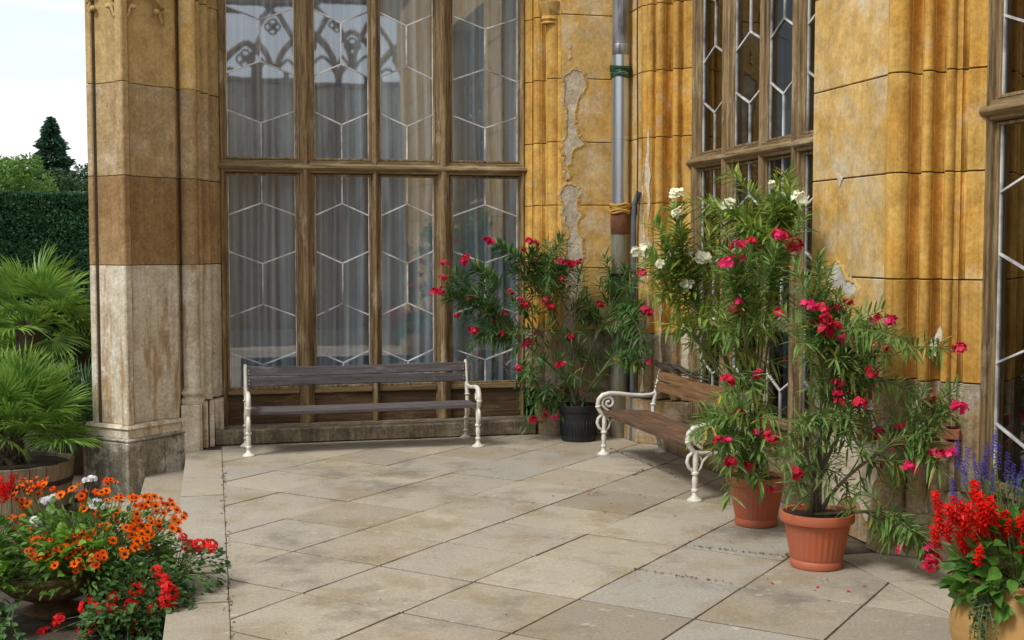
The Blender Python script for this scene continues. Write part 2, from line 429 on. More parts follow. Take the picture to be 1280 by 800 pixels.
M['pet_rust'] = leaf_mat('red_orange_petal', (0.80, 0.08, 0.0), (0.62, 0.04, 0.0), 0.2, 0.7, 10, 0.1)
M['leaf_yellow'] = leaf_mat('yellowed_leaf', (0.62, 0.48, 0.08), (0.45, 0.36, 0.06), 0.3)
M['pet_snow'] = leaf_mat('white_petal', (0.85, 0.85, 0.86), (0.78, 0.77, 0.80), 0.25, 0.5, 10)
M['pet_blue'] = leaf_mat('violet_blue_floret', (0.17, 0.14, 0.62), (0.08, 0.06, 0.33), 0.2, 0.5, 20)
M['flower_eye'] = plain('dark_flower_eye', (0.07, 0.025, 0.012), 0.9)
M['bed_leaf'] = leaf_mat('bedding_leaf', (0.17, 0.32, 0.05), (0.08, 0.18, 0.035))
M['lime_leaf'] = leaf_mat('lime_leaf', (0.22, 0.42, 0.05), (0.14, 0.31, 0.04))
M['ivy_leaf'] = leaf_mat('ivy_leaf', (0.11, 0.22, 0.06), (0.05, 0.13, 0.04))
M['salvia_leaf'] = leaf_mat('salvia_leaf', (0.12, 0.27, 0.04), (0.07, 0.17, 0.03))
M['grey_leaf'] = leaf_mat('grey_green_leaf', (0.13, 0.20, 0.08), (0.08, 0.13, 0.06))
M['palm_leaf'] = leaf_mat('palm_leaf', (0.30, 0.46, 0.08), (0.12, 0.27, 0.045), 0.35)
M['palm_dark'] = leaf_mat('dark_palm_leaf', (0.065, 0.16, 0.04), (0.04, 0.10, 0.03), 0.3)
M['palm_trunk'] = plain('fibrous_palm_trunk', (0.10, 0.07, 0.045), 0.95, scale=30, bs=0.8)
M['tub_wood'] = wood('weathered_barrel_stave', (0.33, 0.25, 0.17), (0.19, 0.14, 0.09), (0.42, 0.35, 0.26), 'z')
M['hoop'] = plain('rusty_hoop', (0.05, 0.035, 0.025), 0.7, scale=20)
M['hedge'] = leaf_mat('yew_hedge_leaf', (0.055, 0.14, 0.055), (0.03, 0.085, 0.035), 0.1, 0.7)
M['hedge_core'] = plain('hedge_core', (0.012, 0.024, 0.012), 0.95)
M['tree_leaf'] = leaf_mat('light_tree_leaf', (0.15, 0.27, 0.035), (0.085, 0.17, 0.03), 0.3)
M['spruce'] = leaf_mat('spruce_needles', (0.05, 0.12, 0.06), (0.025, 0.07, 0.035), 0.1, 0.7)
M['wood_leaf'] = leaf_mat('woodland_leaf', (0.05, 0.10, 0.03), (0.03, 0.06, 0.02), 0.2)
M['bark'] = plain('bark', (0.09, 0.07, 0.05), 0.95, scale=15, bs=0.6)

# ================================================================ THE SETTING
def sheet(name, x0, y0, x1, y1, z, mat, kind='structure', parent=None):
    o = MB().add([(x0,y0,z),(x1,y0,z),(x1,y1,z),(x0,y1,z)], [(0,1,2,3)]).build(name, mat, parent)
    if kind: prop(o, kind=kind)
    return o
sheet('garden_ground', -300, -200, 300, 400, -0.45, M['earth'])
sheet('lawn', -300, 17, 300, 399, -0.446, M['lawn'])

# terrace: diagonal square slabs laid to a straight edging
random.seed(5)
terr = empty('terrace', (0, 0, 0), kind='structure')
MB().box((-0.24, -3.0, -0.5), (3.95, 11.6, -0.0045)).box((3.95, -3, -0.5), (4.6, 10.8, -0.0045)).build('joint_bed', M['joint'], terr)
S2 = math.sqrt(2)
def pq(p, q): return ((p-q)/S2, (p+q)/S2)
# wall border line: from the pillar foot out towards the door
LA, LB = (3.52, 6.45), (3.52, 5.05)
P0g, Q0g, DP, DQ = 5.50, 2.31, 0.655, 0.64
def add_slab(poly, mat, name='paving_slab', z=0.0, th=0.05, gap=0.0045, parent=terr):
    poly = shrink(poly, gap)
    if len(poly) < 3 or area(poly) < 0.004: return None
    dz = z + random.uniform(-0.002, 0.002)
    cx = sum(p[0] for p in poly)/len(poly); cy = sum(p[1] for p in poly)/len(poly)
    tx, ty = random.uniform(-.003, .003), random.uniform(-.003, .003)
    mb = MB()
    # slightly irregular, worn edges
    pts = []
    for i in range(len(poly)):
        a, b2 = poly[i], poly[(i+1) % len(poly)]
        d = math.hypot(b2[0]-a[0], b2[1]-a[1])
        k = max(1, min(8, int(d/0.09)))
        nx, ny = (b2[1]-a[1])/max(d, 1e-6), -(b2[0]-a[0])/max(d, 1e-6)
        for j in range(k):
            t = j/k; e = random.uniform(-.0035, .002) if j else -0.003
            if j and random.random() < .05: e += 0.008*(-1)
            s_ = 1 if True else 0
            x = a[0]+(b2[0]-a[0])*t; y = a[1]+(b2[1]-a[1])*t
            pts.append((x + (cx-x)*abs(min(e, 0))*2, y + (cy-y)*abs(min(e, 0))*2))
    n = len(pts)
    vs = [(p[0], p[1], z-th) for p in pts] + [(p[0], p[1], dz+(p[0]-cx)*tx+(p[1]-cy)*ty) for p in pts]
    fs = [(i, (i+1) % n, n+(i+1) % n, n+i) for i in range(n)] + [tuple(range(n, 2*n))]
    mb.add(vs, fs)
    return mb.build(name, mat, parent, bevel=0.0018, org=None)
YB = 11.455
def line_side(a, b):
    """coefficients with the left side of a->b positive"""
    A, B = -(b[1]-a[1]), (b[0]-a[0])
    return A, B, -(A*a[0]+B*a[1])
la = line_side(LB, LA)
for i in range(-12, 12):
    for j in range(-10, 16):
        p0, q0 = P0g+DP*i, Q0g+DQ*j
        e = random.uniform(.001, .0045); e2 = random.uniform(.001, .0045)
        poly = [pq(p0+e, q0), pq(p0+DP-e2, q0), pq(p0+DP-e2, q0+DQ), pq(p0+e, q0+DQ)]
        poly = clip(poly, 1, 0, -0.057); 
        if len(poly) > 2: poly = clip(poly, 0, -1, YB)
        if len(poly) > 2: poly = clip(poly, 0, 1, -1.5)
        if len(poly) > 2: poly = clip(poly, -1, 0, 4.1)
        if len(poly) < 3: continue
        cyy = sum(p[1] for p in poly)/len(poly)
        if any(p[1] < 6.5 and la[0]*p[0]+la[1]*p[1]+la[2] < 0 for p in poly):
            poly = clip(poly, *la)
        if len(poly) < 3: continue
        add_slab(poly, M['slab'])
for y0, y1 in ((1.6, 3.1), (3.1, 4.3), (4.3, 5.22), (5.22, 5.9), (5.9, 6.5)):
    dx = (LA[0]-LB[0])/(LA[1]-LB[1])
    xa = LB[0]+(y0-LB[1])*dx; xb = LB[0]+(y1-LB[1])*dx
    add_slab([(xa, y0), (4.25, y0), (4.25, y1), (xb, y1)], M['slab'])
# straight edging stones along the terrace edge
for y0, y1 in ((1.5, 3.9), (3.9, 6.36), (6.36, 6.50), (6.50, 7.12), (7.12, 9.17), (9.17, 11.24)):
    add_slab([(-0.25, y0), (0.062, y0), (0.062, y1), (-0.25, y1)], M['slab'], 'edging_stone', 0.002, 0.15, 0.004)
# leaf litter and moss caught in the joints
mb = MB()
for k in range(420):
    y = random.uniform(5.3, 10.6); x = 0.065+random.gauss(0, .012)
    if random.random() > .35+.65*noise.noise((y*2.1, 3, 1)): continue
    s = random.uniform(.004, .013); a = random.random()*6.3
    mb.add([(x+s*math.cos(a), y+s*math.sin(a), .004), (x+s*math.cos(a+2), y+s*math.sin(a+2), .003), (x+s*math.cos(a+4), y+s*math.sin(a+4), .009)], [(0, 1, 2)])
for (xa, ya, xb, yb, n_) in ((3.45, 10.5, 3.55, 9.0, 130), (2.75, 6.93, 3.25, 6.51, 60), (2.27, 6.47, 2.72, 6.02, 50), (3.24, 6.5, 3.3, 6.6, 30), (3.4, 9.4, 3.2, 9.15, 40)):
    for k in range(n_):
        t = random.random(); x = xa+(xb-xa)*t+random.gauss(0, .012); y = ya+(yb-ya)*t+random.gauss(0, .012)
        s = random.uniform(.004, .011); a = random.random()*6.3
        mb.add([(x+s*math.cos(a), y+s*math.sin(a), .004), (x+s*math.cos(a+2), y+s*math.sin(a+2), .003), (x+s*math.cos(a+4), y+s*math.sin(a+4), .01)], [(0, 1, 2)])
for k in range(90):
    x, y = random.uniform(.2, 3.6), random.uniform(5.4, 11.3)
    s = random.uniform(.003, .008); a = random.random()*6.3
    mb.add([(x+s*math.cos(a), y+s*math.sin(a), .004), (x+s*math.cos(a+2), y+s*math.sin(a+2), .004), (x+s*math.cos(a+4), y+s*math.sin(a+4), .008)], [(0, 1, 2)])
o = mb.build('joint_litter', M['debris'], None, fix=False); prop(o, 'crumbs of dry leaf litter caught in the joints between the paving slabs', 'leaf litter', kind='stuff')

# steps going down to the garden on the left
steps = empty('garden_steps', (0, 0, 0), kind='structure')
for (x0, x1, z) in ((-0.585, -0.25, -0.15), (-0.92, -0.585, -0.30)):
    for y0, y1 in ((7.42, 9.0), (9.0, 11.35)):
        add_slab([(x0, y0), (x1, y0), (x1, y1), (x0, y1)], M['slab'], 'step_slab', z, 0.14, 0.003, steps)
    MB().box((x0+.03, 7.45, -0.5), (-0.25, 11.5, z-0.1)).build('step_core', M['plinth'], steps)

# ---------------------------------------------------------------- walls built of moulded courses
def splay(P0, P1, elems, inset=0.0):
    P0 = Vector((P0[0], P0[1])); P1 = Vector((P1[0], P1[1]))
    return _splay(P0, P1, elems, inset)
def _splay(P0, P1, elems, inset):
    d = P1-P0; n = None
    cand = [Vector((-d.y, d.x)).normalized(), Vector((d.y, -d.x)).normalized()]
    n = min(cand, key=lambda c: c.dot(((P0+P1)/2)))       # the side that faces the camera's end of the terrace
    if SPN[0] is not None: n = max(cand, key=lambda c: c.dot(SPN[0]))
    pts = []
    for (t0, t1, kind, h) in elems:
        a = P0+d*t0; b = P0+d*t1
        if kind == 'flat':
            pts += [a+n*h, b+n*h]
        else:
            K = 8 if kind == 'roll' else 6
            for k in range(K+1):
                th = PI*k/K
                u = (1-math.cos(th))/2; v = math.sin(th)
                pts.append(a+(b-a)*u+n*(h*v if kind == 'roll' else -h*v))
    pts = [p-n*inset for p in pts]
    back = [P1-n*(.25+inset), P0-n*(.25+inset)]
    return [tuple(p) for p in pts], [tuple(p) for p in back]
SPN = [None]
def courses(parent, P0, P1, elems, zs, mats, normal, gap=0.004, name='moulded_block'):
    SPN[0] = Vector(normal)
    f, bk = splay(P0, P1, elems)
    for i in range(len(zs)-1):
        o = MB().prism(f+bk, zs[i]+gap, zs[i+1]-gap).build(name, mats[i] if isinstance(mats, list) else mats, parent, smooth=True, bevel=0.003)
    f2, b2 = splay(P0, P1, elems, 0.014)
    MB().prism(f2+b2, zs[0], zs[-1]).build('joint_core', M['mortar'], parent)
    SPN[0] = None
def blocks_flat(parent, rects, zgap=0.004, mat=None, name='wall_block', axis='y'):
    """rects: (x0,y0,z0,x1,y1,z1)"""
    for r in rects:
        x0, y0, z0, x1, y1, z1 = r[:6]; m = r[6] if len(r) > 6 else mat
        g = zgap
        if axis == 'y': MB().box((x0+g*.6, y0, z0+g), (x1-g*.6, y1, z1-g)).build(name, m, parent, bevel=0.004)
        else: MB().box((x0, y0+g*.6, z0+g), (x1, y1-g*.6, z1-g)).build(name, m, parent, bevel=0.004)

def blob_patch(name, parent, outline, to3, mat, th=0.006, seed=0, sub=3, amp=0.2, label=None, lip=None):
    """an irregular patch lying on a wall: outline in wall coordinates (s, z), jagged by midpoint displacement"""
    random.seed(seed)
    pts = list(outline)
    for it in range(sub):
        new = []
        for i in range(len(pts)):
            a, b = pts[i], pts[(i+1) % len(pts)]
            d = math.hypot(b[0]-a[0], b[1]-a[1])
            new.append(a)
            e = random.uniform(-amp, amp)*d
            new.append(((a[0]+b[0])/2 - (b[1]-a[1])/max(d, 1e-6)*e, (a[1]+b[1])/2 + (b[0]-a[0])/max(d, 1e-6)*e))
        pts = new
    n = len(pts)
    cx = sum(p[0] for p in pts)/n; cz = sum(p[1] for p in pts)/n
    vs = [to3(p[0], p[1], 0.0) for p in pts] + [to3(p[0], p[1], th*.8) for p in pts] 
    fs = [(i, (i+1) % n, n+(i+1) % n, n+i) for i in range(n)] + [tuple(range(n, 2*n))]
    o = MB().add(vs, fs).build(name, mat, parent)
    if label: o['label'] = label
    if lip:
        A = sum(pts[i][0]*pts[(i+1) % n][1]-pts[(i+1) % n][0]*pts[i][1] for i in range(n)); sg = 1 if A > 0 else -1
        rings = [[], [], [], []]
        for i in range(n):
            a, b = pts[i-1], pts[(i+1) % n]
            nx, nz = (b[1]-a[1])*sg, -(b[0]-a[0])*sg; l = math.hypot(nx, nz) or 1
            w_ = random.uniform(.5, 1.4)
            for k, (off, hgt) in enumerate(((0, .0005), (0.003, .007), (.010*w_, .006), (.035*w_, .0))):
                rings[k].append(to3(pts[i][0]+nx/l*off, pts[i][1]+nz/l*off, hgt))
        fs = []
        for k in range(3):
            for i in range(n): fs.append((k*n+i, k*n+(i+1) % n, (k+1)*n+(i+1) % n, (k+1)*n+i))
        MB().add(sum(rings, []), fs).build('plaster_edge', lip, parent, smooth='all', fix=False)
    return o

ZR = [0.41, 1.01, 1.61, 2.21, 2.81, 3.41, 4.01, 4.61, 5.3]       # yellow courses
# -------- corner wall between the two windows
EL_A = [(0, .08, 'flat', 0), (.08, .34, 'roll', .055), (.34, .40, 'flat', 0), (.40, .52, 'hollow', .06), (.52, .70, 'roll', .04), (.70, .78, 'hollow', .04), (.78, 1, 'flat', 0)]
EL_B = [(0, .10, 'flat', 0), (.10, .24, 'roll', .03), (.24, .30, 'hollow', .02), (.30, .46, 'roll', .05), (.46, .62, 'hollow', .08), (.62, .76, 'roll', .04), (.76, .82, 'hollow', .03), (.82, 1, 'flat', .004)]
EL_C = [(0, .24, 'roll', .075), (.24, .35, 'hollow', .085), (.35, .47, 'roll', .05), (.47, .58, 'hollow', .085), (.58, .68, 'roll', .045), (.68, .73, 'flat', .0), (.73, .79, 'hollow', .035), (.79, 1, 'flat', .006)]
cw = empty('stone_wall', (3.6, 11.5, 0), label='ochre plastered stone wall with a long bare patch, in the corner behind the downpipe', cat='wall')
cw.location = (0, 0, 0)
mats = [M['render_low'], M['ochre']] + [M['ochre_deep']]*6
courses(cw, (3.24, 11.35), (2.985, 11.80), EL_A, ZR, [M['render_low']]+[M['ochre_deep']]*7, (-.8, -.6))
courses(cw, (3.85, 10.80), (4.20, 10.43), EL_B, ZR, [M['render_low'], M['ochre_deep']]+[M['ochre_deep']]*6, (-.7, -.7))
for i in range(len(ZR)-1):
    m = M['render_low'] if i == 0 else M['ochre']
    blocks_flat(cw, [(3.24, 11.35, ZR[i], 3.93, 11.7, ZR[i+1], m)])
    blocks_flat(cw, [(3.85, 10.80, ZR[i], 4.1, 11.348, ZR[i+1], m)], axis='x')
MB().box((3.25, 11.362, 0), (3.95, 11.72, 5.3)).box((3.862, 10.82, 0), (4.12, 11.36, 5.3)).build('joint_core', M['mortar'], cw)
# plinths
MB().prism([(3.05, 11.44), (3.18, 11.30), (3.82, 11.30), (3.82, 11.6), (3.05, 11.6)], 0, 0.41).build('plinth_block', M['render_low'], cw, bevel=.006)
MB().prism([(3.79, 10.74), (3.79, 11.36), (4.2, 11.36), (4.2, 10.36), (4.14, 10.36)], 0, 0.40).build('plinth_block', M['render_low'], cw, bevel=.006)
MB().box((3.775, 10.9, 0), (3.79, 11.3, .13)).build('plinth_foot', M['render_low'], cw, bevel=.006)
# round shaft end and small capital at the head of the inner moulding
MB().lathe((3.155, 11.455, 0), [(.085, 3.93), (.075, 3.95), (.09, 3.97), (.075, 4.0), (.085, 4.04), (.11, 4.09), (.115, 4.13)], 20).build('capital', M['ochre_deep'], cw, smooth=True)
MB().lathe((3.10, 11.46, 0), [(.085, .14), (.085, .36), (.075, .42), (.07, .46), (.05, .47)], 20).build('shaft_base', M['render_low'], cw, smooth=True)
# the peeled strip: bare mortar showing through the yellow coat
fy = lambda y: (lambda s, z, t: (s, y-0.0015-t, z))
blob_patch('bare_patch', cw, [(3.27, 3.42), (3.36, 3.49), (3.44, 3.47), (3.46, 3.30), (3.40, 3.22), (3.37, 3.05), (3.40, 2.86), (3.46, 2.80), (3.38, 2.76), (3.33, 2.62), (3.31, 2.46), (3.28, 2.50), (3.29, 2.68), (3.26, 2.82), (3.30, 2.95), (3.31, 3.12), (3.27, 3.22)], fy(11.35), M['bare'], seed=1, th=.002, lip=M['ochre'], sub=4)
blob_patch('bare_patch', cw, [(3.26, 2.36), (3.34, 2.40), (3.42, 2.33), (3.44, 2.12), (3.40, 1.96), (3.44, 1.84), (3.42, 1.64), (3.46, 1.42), (3.38, 1.24), (3.34, 1.0), (3.28, 1.02), (3.30, 1.3), (3.27, 1.6), (3.32, 1.9), (3.29, 2.1), (3.26, 2.24)], fy(11.35), M['bare'], seed=2, th=.002, lip=M['ochre'], sub=4)
blob_patch('bare_patch', cw, [(3.29, 3.72), (3.33, 3.74), (3.34, 3.62), (3.31, 3.58)], fy(11.35), M['bare'], seed=4)
blob_patch('bare_patch', cw, [(3.28, .44), (3.30, .9), (3.5, .98), (3.7, .9), (3.80, .5), (3.6, .44)], fy(11.35), M['render_low'], seed=5)
def on_splay(P0, P1, nrm, off):
    P0 = Vector(P0); P1 = Vector(P1); n = Vector(nrm).normalized()
    return lambda s, z, t: ((P0+(P1-P0)*s+n*(off+t)).x, (P0+(P1-P0)*s+n*(off+t)).y, z)
sB = on_splay((3.85, 10.80), (4.20, 10.43), (-.73, -.69), .0)
for k, (s0, s1, z0, z1, off) in enumerate([(.02, .08, 1.05, 2.55, .001), (.14, .20, 1.7, 2.9, .031), (.36, .42, 1.9, 2.05, .041), (.35, .43, 1.05, 1.75, .041), (.67, .72, 1.72, 1.95, .031), (.15, .21, 1.05, 1.6, .031), (.34, .45, .45, 1.5, .041), (.0, .09, .45, 1.3, .001), (.83, .96, .5, 1.15, .006)]):
    f = on_splay((3.85, 10.80), (4.20, 10.43), (-.73, -.69), off)
    blob_patch('bare_patch', cw, [(s0, z0), (s1, z0+.03), (s1*1.0, (z0+z1)/2), (s1-.01, z1), (s0+.01, z1-.04), (s0+.01, (z0+z1)/2)], f, M['bare'], seed=20+k, amp=.12, th=.004)
# header wall above the windows and dark rooms behind
# -------- pillar between the side window and the tall glazed door
pw = empty('stone_pillar', (0, 0, 0), label='broad ochre stone pillar with round shafts between the side window and the right-hand glazed door', cat='pillar')
ZP = [0.40, 1.03, 1.62, 2.235, 2.81, 3.41, 4.01, 4.61, 5.3]
courses(pw, (3.85, 6.54), (4.235, 6.11), EL_C, ZP, [M['render_low']]+[M['ochre_deep']]*7, (-.75, -.67))
vj = [7.0, 6.9, 7.13, 6.85, 7.13, 6.85, 7.13, 6.85]
for i in range(len(ZP)-1):
    m = M['render_low'] if i == 0 else M['ochre']
    z0 = ZP[i] if i else 0.0
    blocks_flat(pw, [(3.85, 6.54, z0, 4.15, vj[i], ZP[i+1], m), (3.85, vj[i], z0, 4.15, 7.46, ZP[i+1], m)], axis='x')
MB().box((3.862, 6.56, 0), (4.15, 7.44, 5.3)).build('joint_core', M['mortar'], pw)
MB().prism([(3.79, 6.60), (3.80, 6.47), (4.06, 6.20), (4.35, 6.14), (4.35, 6.60)], 0, .26, top=[(3.80, 6.60), (3.81, 6.48), (4.07, 6.21), (4.35, 6.15), (4.35, 6.60)]).build('plinth_block', M['render_low'], pw, bevel=.006)
MB().prism([(3.80, 6.58), (3.82, 6.49), (4.09, 6.20), (4.35, 6.15), (4.35, 6.58)], .262, .40, top=[(3.84, 6.58), (3.85, 6.52), (4.13, 6.22), (4.35, 6.17), (4.35, 6.58)]).build('base_moulding', M['render_low'], pw, bevel=.008)
for (s, r) in ((.115, .075), (.405, .05), (.63, .04)):
    cx, cy = 3.85+.35*s-.01, 6.54-.39*s-.01
    MB().lathe((cx, cy, 0), [(r*1.25, .262), (r*1.35, .30), (r*1.2, .34), (r*1.3, .37), (r*1.1, .42), (r*1.02, .52)], 18).build('shaft_base', M['render_low'], pw, smooth=True)
for k, (s0, s1, z0, z1, off, m) in enumerate([(.06, .16, 1.22, 1.42, .056, 'bare'), (.05, .14, .96, 1.10, .054, 'bare'), (.52, .6, 1.16, 1.30, .005, 'bare'), (.60, .66, 1.24, 1.36, .034, 'bare'), (.36, .45, .86, .94, .04, 'bare')]):
    f = on_splay((3.85, 6.54), (4.20, 6.15), (-.745, -.67), off)
    blob_patch('bare_patch', pw, [(s0, z0), (s1, z0+.02), (s1+.01, (z0+z1)/2), (s1-.01, z1), (s0+.01, z1-.03), (s0-.01, (z0+z1)/2)], f, M[m], seed=50+k, amp=.18, th=.004, sub=4)
fx = lambda s, z, t: (3.85-.0015-t, s, z)
blob_patch('white_patch', pw, [(7.25, 1.66), (7.12, 1.72), (7.0, 1.60), (6.85, 1.56), (7.02, 1.5), (7.1, 1.56), (7.22, 1.56)], fx, M['white_patch'], seed=70, th=.002, lip=M['ochre'])
blob_patch('white_patch', pw, [(7.12, 1.5), (6.95, 1.34), (6.8, 1.2), (6.9, 1.05), (7.08, 1.0), (7.2, 1.15)], fx, M['white_patch'], seed=71, th=.002, lip=M['ochre'])
blob_patch('white_patch', pw, [(7.12, 2.27), (7.05, 2.24), (7.09, 2.18)], fx, M['bare'], seed=73)
blob_patch('bare_patch', pw, [(7.4, .05), (7.38, .95), (7.1, .82), (6.85, .92), (6.6, .78), (6.58, .42), (6.6, .1)], fx, M['bare'], seed=74)
for i in range(len(ZP)-1):
    MB().prism([(3.86, 7.462), (4.25, 7.462), (4.25, 7.66), (4.19, 7.60)], (ZP[i] if i else 0)+.003, ZP[i+1]-.003).build('jamb_block', M['ochre'], pw, bevel=.003)
# a few bricks showing where the plaster has gone
br = MB().box((-.11, -.012, -.03), (.11, .012, .03)).mesh('brick', M['brick'])
for (x, y, z, rz) in [(3.846, 6.75, .74, 90), (3.846, 6.98, .66, 90), (3.846, 6.70, .66, 90), (3.846, 6.86, .90, 90), (4.085, 6.255, .66, -48), (4.085, 6.255, .735, -48), (4.07, 6.27, .81, -48)]:
    o = link('brick', br, pw, bevel=.004); o.location = (x, y, z); o.rotation_euler = (0, 0, R(rz))
    if rz < 0: o.scale = (.8, 2.5, 1)
# wall beyond the door, towards the viewer
ew = empty('stone_wall', (0, 0, 0), label='ochre stone wall on the near side of the right-hand glazed door, beyond the picture edge', cat='wall')
for i in range(len(ZP)-1):
    z0 = ZP[i] if i else 0
    blocks_flat(ew, [(3.85, 1.6, z0, 4.3, 3.2, ZP[i+1], M['ochre']), (3.85, 0.0, z0, 4.3, 1.6, ZP[i+1], M['ochre']), (3.85, -1.6, z0, 4.3, 0, ZP[i+1], M['ochre'])], axis='x')

# -------- left jamb and its round shaft
LZ = [0.42, 1.655, 2.41, 3.19, 3.98, 5.3]
LM = [M['pier_pale'], M['pier_brown'], M['pier_tan'], M['pier_top'], M['pier_top']]
jl = empty('stone_jamb', (0, 0, 0), label='weathered stone jamb with a round shaft between the buttress and the big window', cat='stone jamb')
EL_L = [(0, .14, 'roll', .018), (.14, .36, 'hollow', .05), (.36, .52, 'roll', .02), (.52, .72, 'hollow', .05), (.72, 1, 'flat', .012)]
courses(jl, (-.115, 11.36), (.068, 11.80), EL_L, LZ, LM, (.9, -.4))
for i in range(len(LZ)-1):
    m = LM[i]
    MB().prism([(-.50, 11.30), (-.295, 11.30), (-.28, 11.34), (-.25, 11.39), (-.12, 11.39), (-.11, 11.36), (-.05, 11.6), (-.5, 11.8)], LZ[i]+.004, LZ[i+1]-.004).build('wall_block', m, jl, bevel=.003)
    MB().lathe((-.19, 11.31, 0), [(.074, max(LZ[i], .55)+.002), (.074, LZ[i+1]-.002)], 28).build('round_shaft', [M['pier_pale'], M['pier_brown'], M['pier_tan'], M['ochre'], M['ochre']][i], jl, smooth=True, bevel=.002)
MB().prism([(-.5, 11.31), (-.13, 11.40), (-.06, 11.6), (-.5, 11.8)], -.5, 5.3).build('joint_core', M['mortar'], jl)
MB().lathe((-.19, 11.31, 0), [(.10, .41), (.105, .43), (.10, .455), (.085, .47), (.083, .485), (.10, .50), (.103, .515), (.085, .535), (.076, .56)], 28).build('shaft_base', M['pier_pale'], jl, smooth=True)
MB().lathe((-.19, 11.31, 0), [(.085, 3.985), (.09, 4.0), (.10, 4.02), (.085, 4.05), (.12, 4.12)], 28).build('capital', M['ochre'], jl, smooth=True)
MB().prism([(-.285, 11.20), (-.13, 11.20), (-.105, 11.24), (-.105, 11.5), (-.285, 11.5)], -.5, .41).build('pedestal', M['pier_pale'], jl, bevel=.006)
MB().box((-.103, 11.36, 0), (-.055, 11.6, .41)).build('pedestal', M['pier_pale'], jl, bevel=.006)
MB().box((-.045, 11.42, 0), (.0, 11.7, .41)).build('pedestal', M['pier_pale'], jl, bevel=.005)
MB().box((.0, 11.52, .135), (.085, 11.8, .41)).build('pedestal', M['pier_pale'], jl, bevel=.006)

# -------- diagonal buttress at the corner
bt = empty('corner_buttress', (-.71, 10.75, 0), rz=R(45), label='tall weathered stone buttress set diagonally at the left corner, pale below and brown above', cat='buttress')
# local axes: +x runs along the right-hand face (away, right), +y along the left-hand face (away, left)
def pl(ins, x1=.66, y1=.57): return [(ins, ins), (x1, ins), (x1, y1-ins), (ins, y1-ins)]
MB().prism(pl(0), -.5, .155).build('plinth_block', M['plinth'], bt, bevel=.008)
MB().prism(pl(.012), .155, .175, top=pl(-.008)).prism(pl(-.008), .175, .19, top=pl(.02)).build('plinth_moulding', M['plinth'], bt, bevel=.003)
MB().prism(pl(.02), .19, .27, top=pl(.03)).prism(pl(.008), .27, .30, top=pl(.03)).build('plinth_moulding', M['pier_pale'], bt, bevel=.004)
def shaft_poly(ins, d=.05):
    a = ins; X1 = .66; Y1 = .51-ins; c = .055
    return [(a+.012, a), (a+.07, a), (a+.085, a+d), (a+.13, a+d+.012), (X1-.20, a+d+.012), (X1-.15, a+d), (X1-.135, a), (X1-.05, a), (X1, a+.03),
            (X1, Y1), (a, Y1), (a, Y1-.06), (a+d*.6, Y1-.075), (a+d*.6+.01, Y1-.105), (a+d*.6+.01, a+.12), (a+d*.6, a+.09), (a, a+.075), (a, a+.012)]
for i in range(len(LZ)-1):
    z0 = .30 if i == 0 else LZ[i]
    MB().prism(shaft_poly(.035), z0+.003, LZ[i+1]-.003).build('shaft_block', LM[i], bt, bevel=.003)
MB().prism(shaft_poly(.047), .3, 5.3).build('joint_core', M['mortar'], bt)
# cusped heads of the two sunk panels
def cusp(o, ux, uy, w_, sgn, z, nrm):
    pts = []
    for k in range(15):
        t = k/14
        a = PI*(.5-1.35*t)
        pts.append((o[0]+ux*sgn*(.0+.075*t**.8)+nrm[0]*.004, o[1]+uy*sgn*(.0+.075*t**.8)+nrm[1]*.004, z+.12*math.sin(t*2.2)-.02*t))
    return pts
hd = MB()
for (ox, oy, ux, uy, nrm, wd) in ((.11, .05, 1, 0, (0, -1), .39), (.05, .12, 0, 1, (-1, 0), .33)):
    for sg, st in ((1, 0), (-1, wd)):
        base = (ox+ux*st, oy+uy*st)
        hd.tube(cusp(base, ux, uy, wd, sg, 3.72, nrm), [.012]*4+[.014]*6+[.018, .022, .026, .026, .018], 8)
        hd.tube([(base[0]+ux*sg*t*wd*.45, base[1]+uy*sg*t*wd*.45, 3.86+.16*t+.0*t) for t in (0, .3, .6, 1)], .02, 8)
hd.build('panel_cusps', M['pier_top'], bt, smooth='all')
# top of pier recess above arch
for (a, b) in (((.115, .046, 4.03), (.5, .07, 5.3)), ((.046, .13, 4.03), (.07, .45, 5.3))):
    MB().box(a, b).build('panel_head', M['pier_top'], bt)

# -------- doorstep under the big window
MB().prism([(-.0, 11.46), (3.03, 11.46), (3.03, 11.95), (-.0, 11.95)], 0, .138).build('step_block', M['step_stone'], None, bevel=.012)
o = bpy.data.objects['step_block']; o.name = 'window_step'
prop(o, 'low rough stone step running under the big curtained window behind the bench', 'step')
MB().box((3.90, 7.47, 0), (4.6, 10.42, .25)).build('window_sill', M['render_low'], None, bevel=.008)
prop(bpy.data.objects['window_sill'], 'low stone sill under the side window, behind the second bench', 'sill')

# -------- masonry over and behind: closed, dim rooms
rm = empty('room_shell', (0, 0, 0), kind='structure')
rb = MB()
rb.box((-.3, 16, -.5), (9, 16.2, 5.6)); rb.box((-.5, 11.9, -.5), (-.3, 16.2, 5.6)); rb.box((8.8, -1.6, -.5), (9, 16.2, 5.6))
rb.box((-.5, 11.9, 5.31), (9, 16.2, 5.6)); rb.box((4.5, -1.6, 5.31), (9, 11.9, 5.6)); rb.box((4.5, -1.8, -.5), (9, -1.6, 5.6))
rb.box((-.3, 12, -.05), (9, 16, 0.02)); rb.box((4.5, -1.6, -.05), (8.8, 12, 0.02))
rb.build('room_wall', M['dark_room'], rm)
pb = MB()
pb.prism([(-.6, 11.35), (3.9, 11.35), (3.9, 16.3), (-.6, 16.3)], 5.302, 6.8)
pb.prism([(3.85, -1.7), (9.2, -1.7), (9.2, 16.3), (3.85, 16.3)], 5.303, 6.81)
pb.build('upper_wall', M['ochre'], rm)
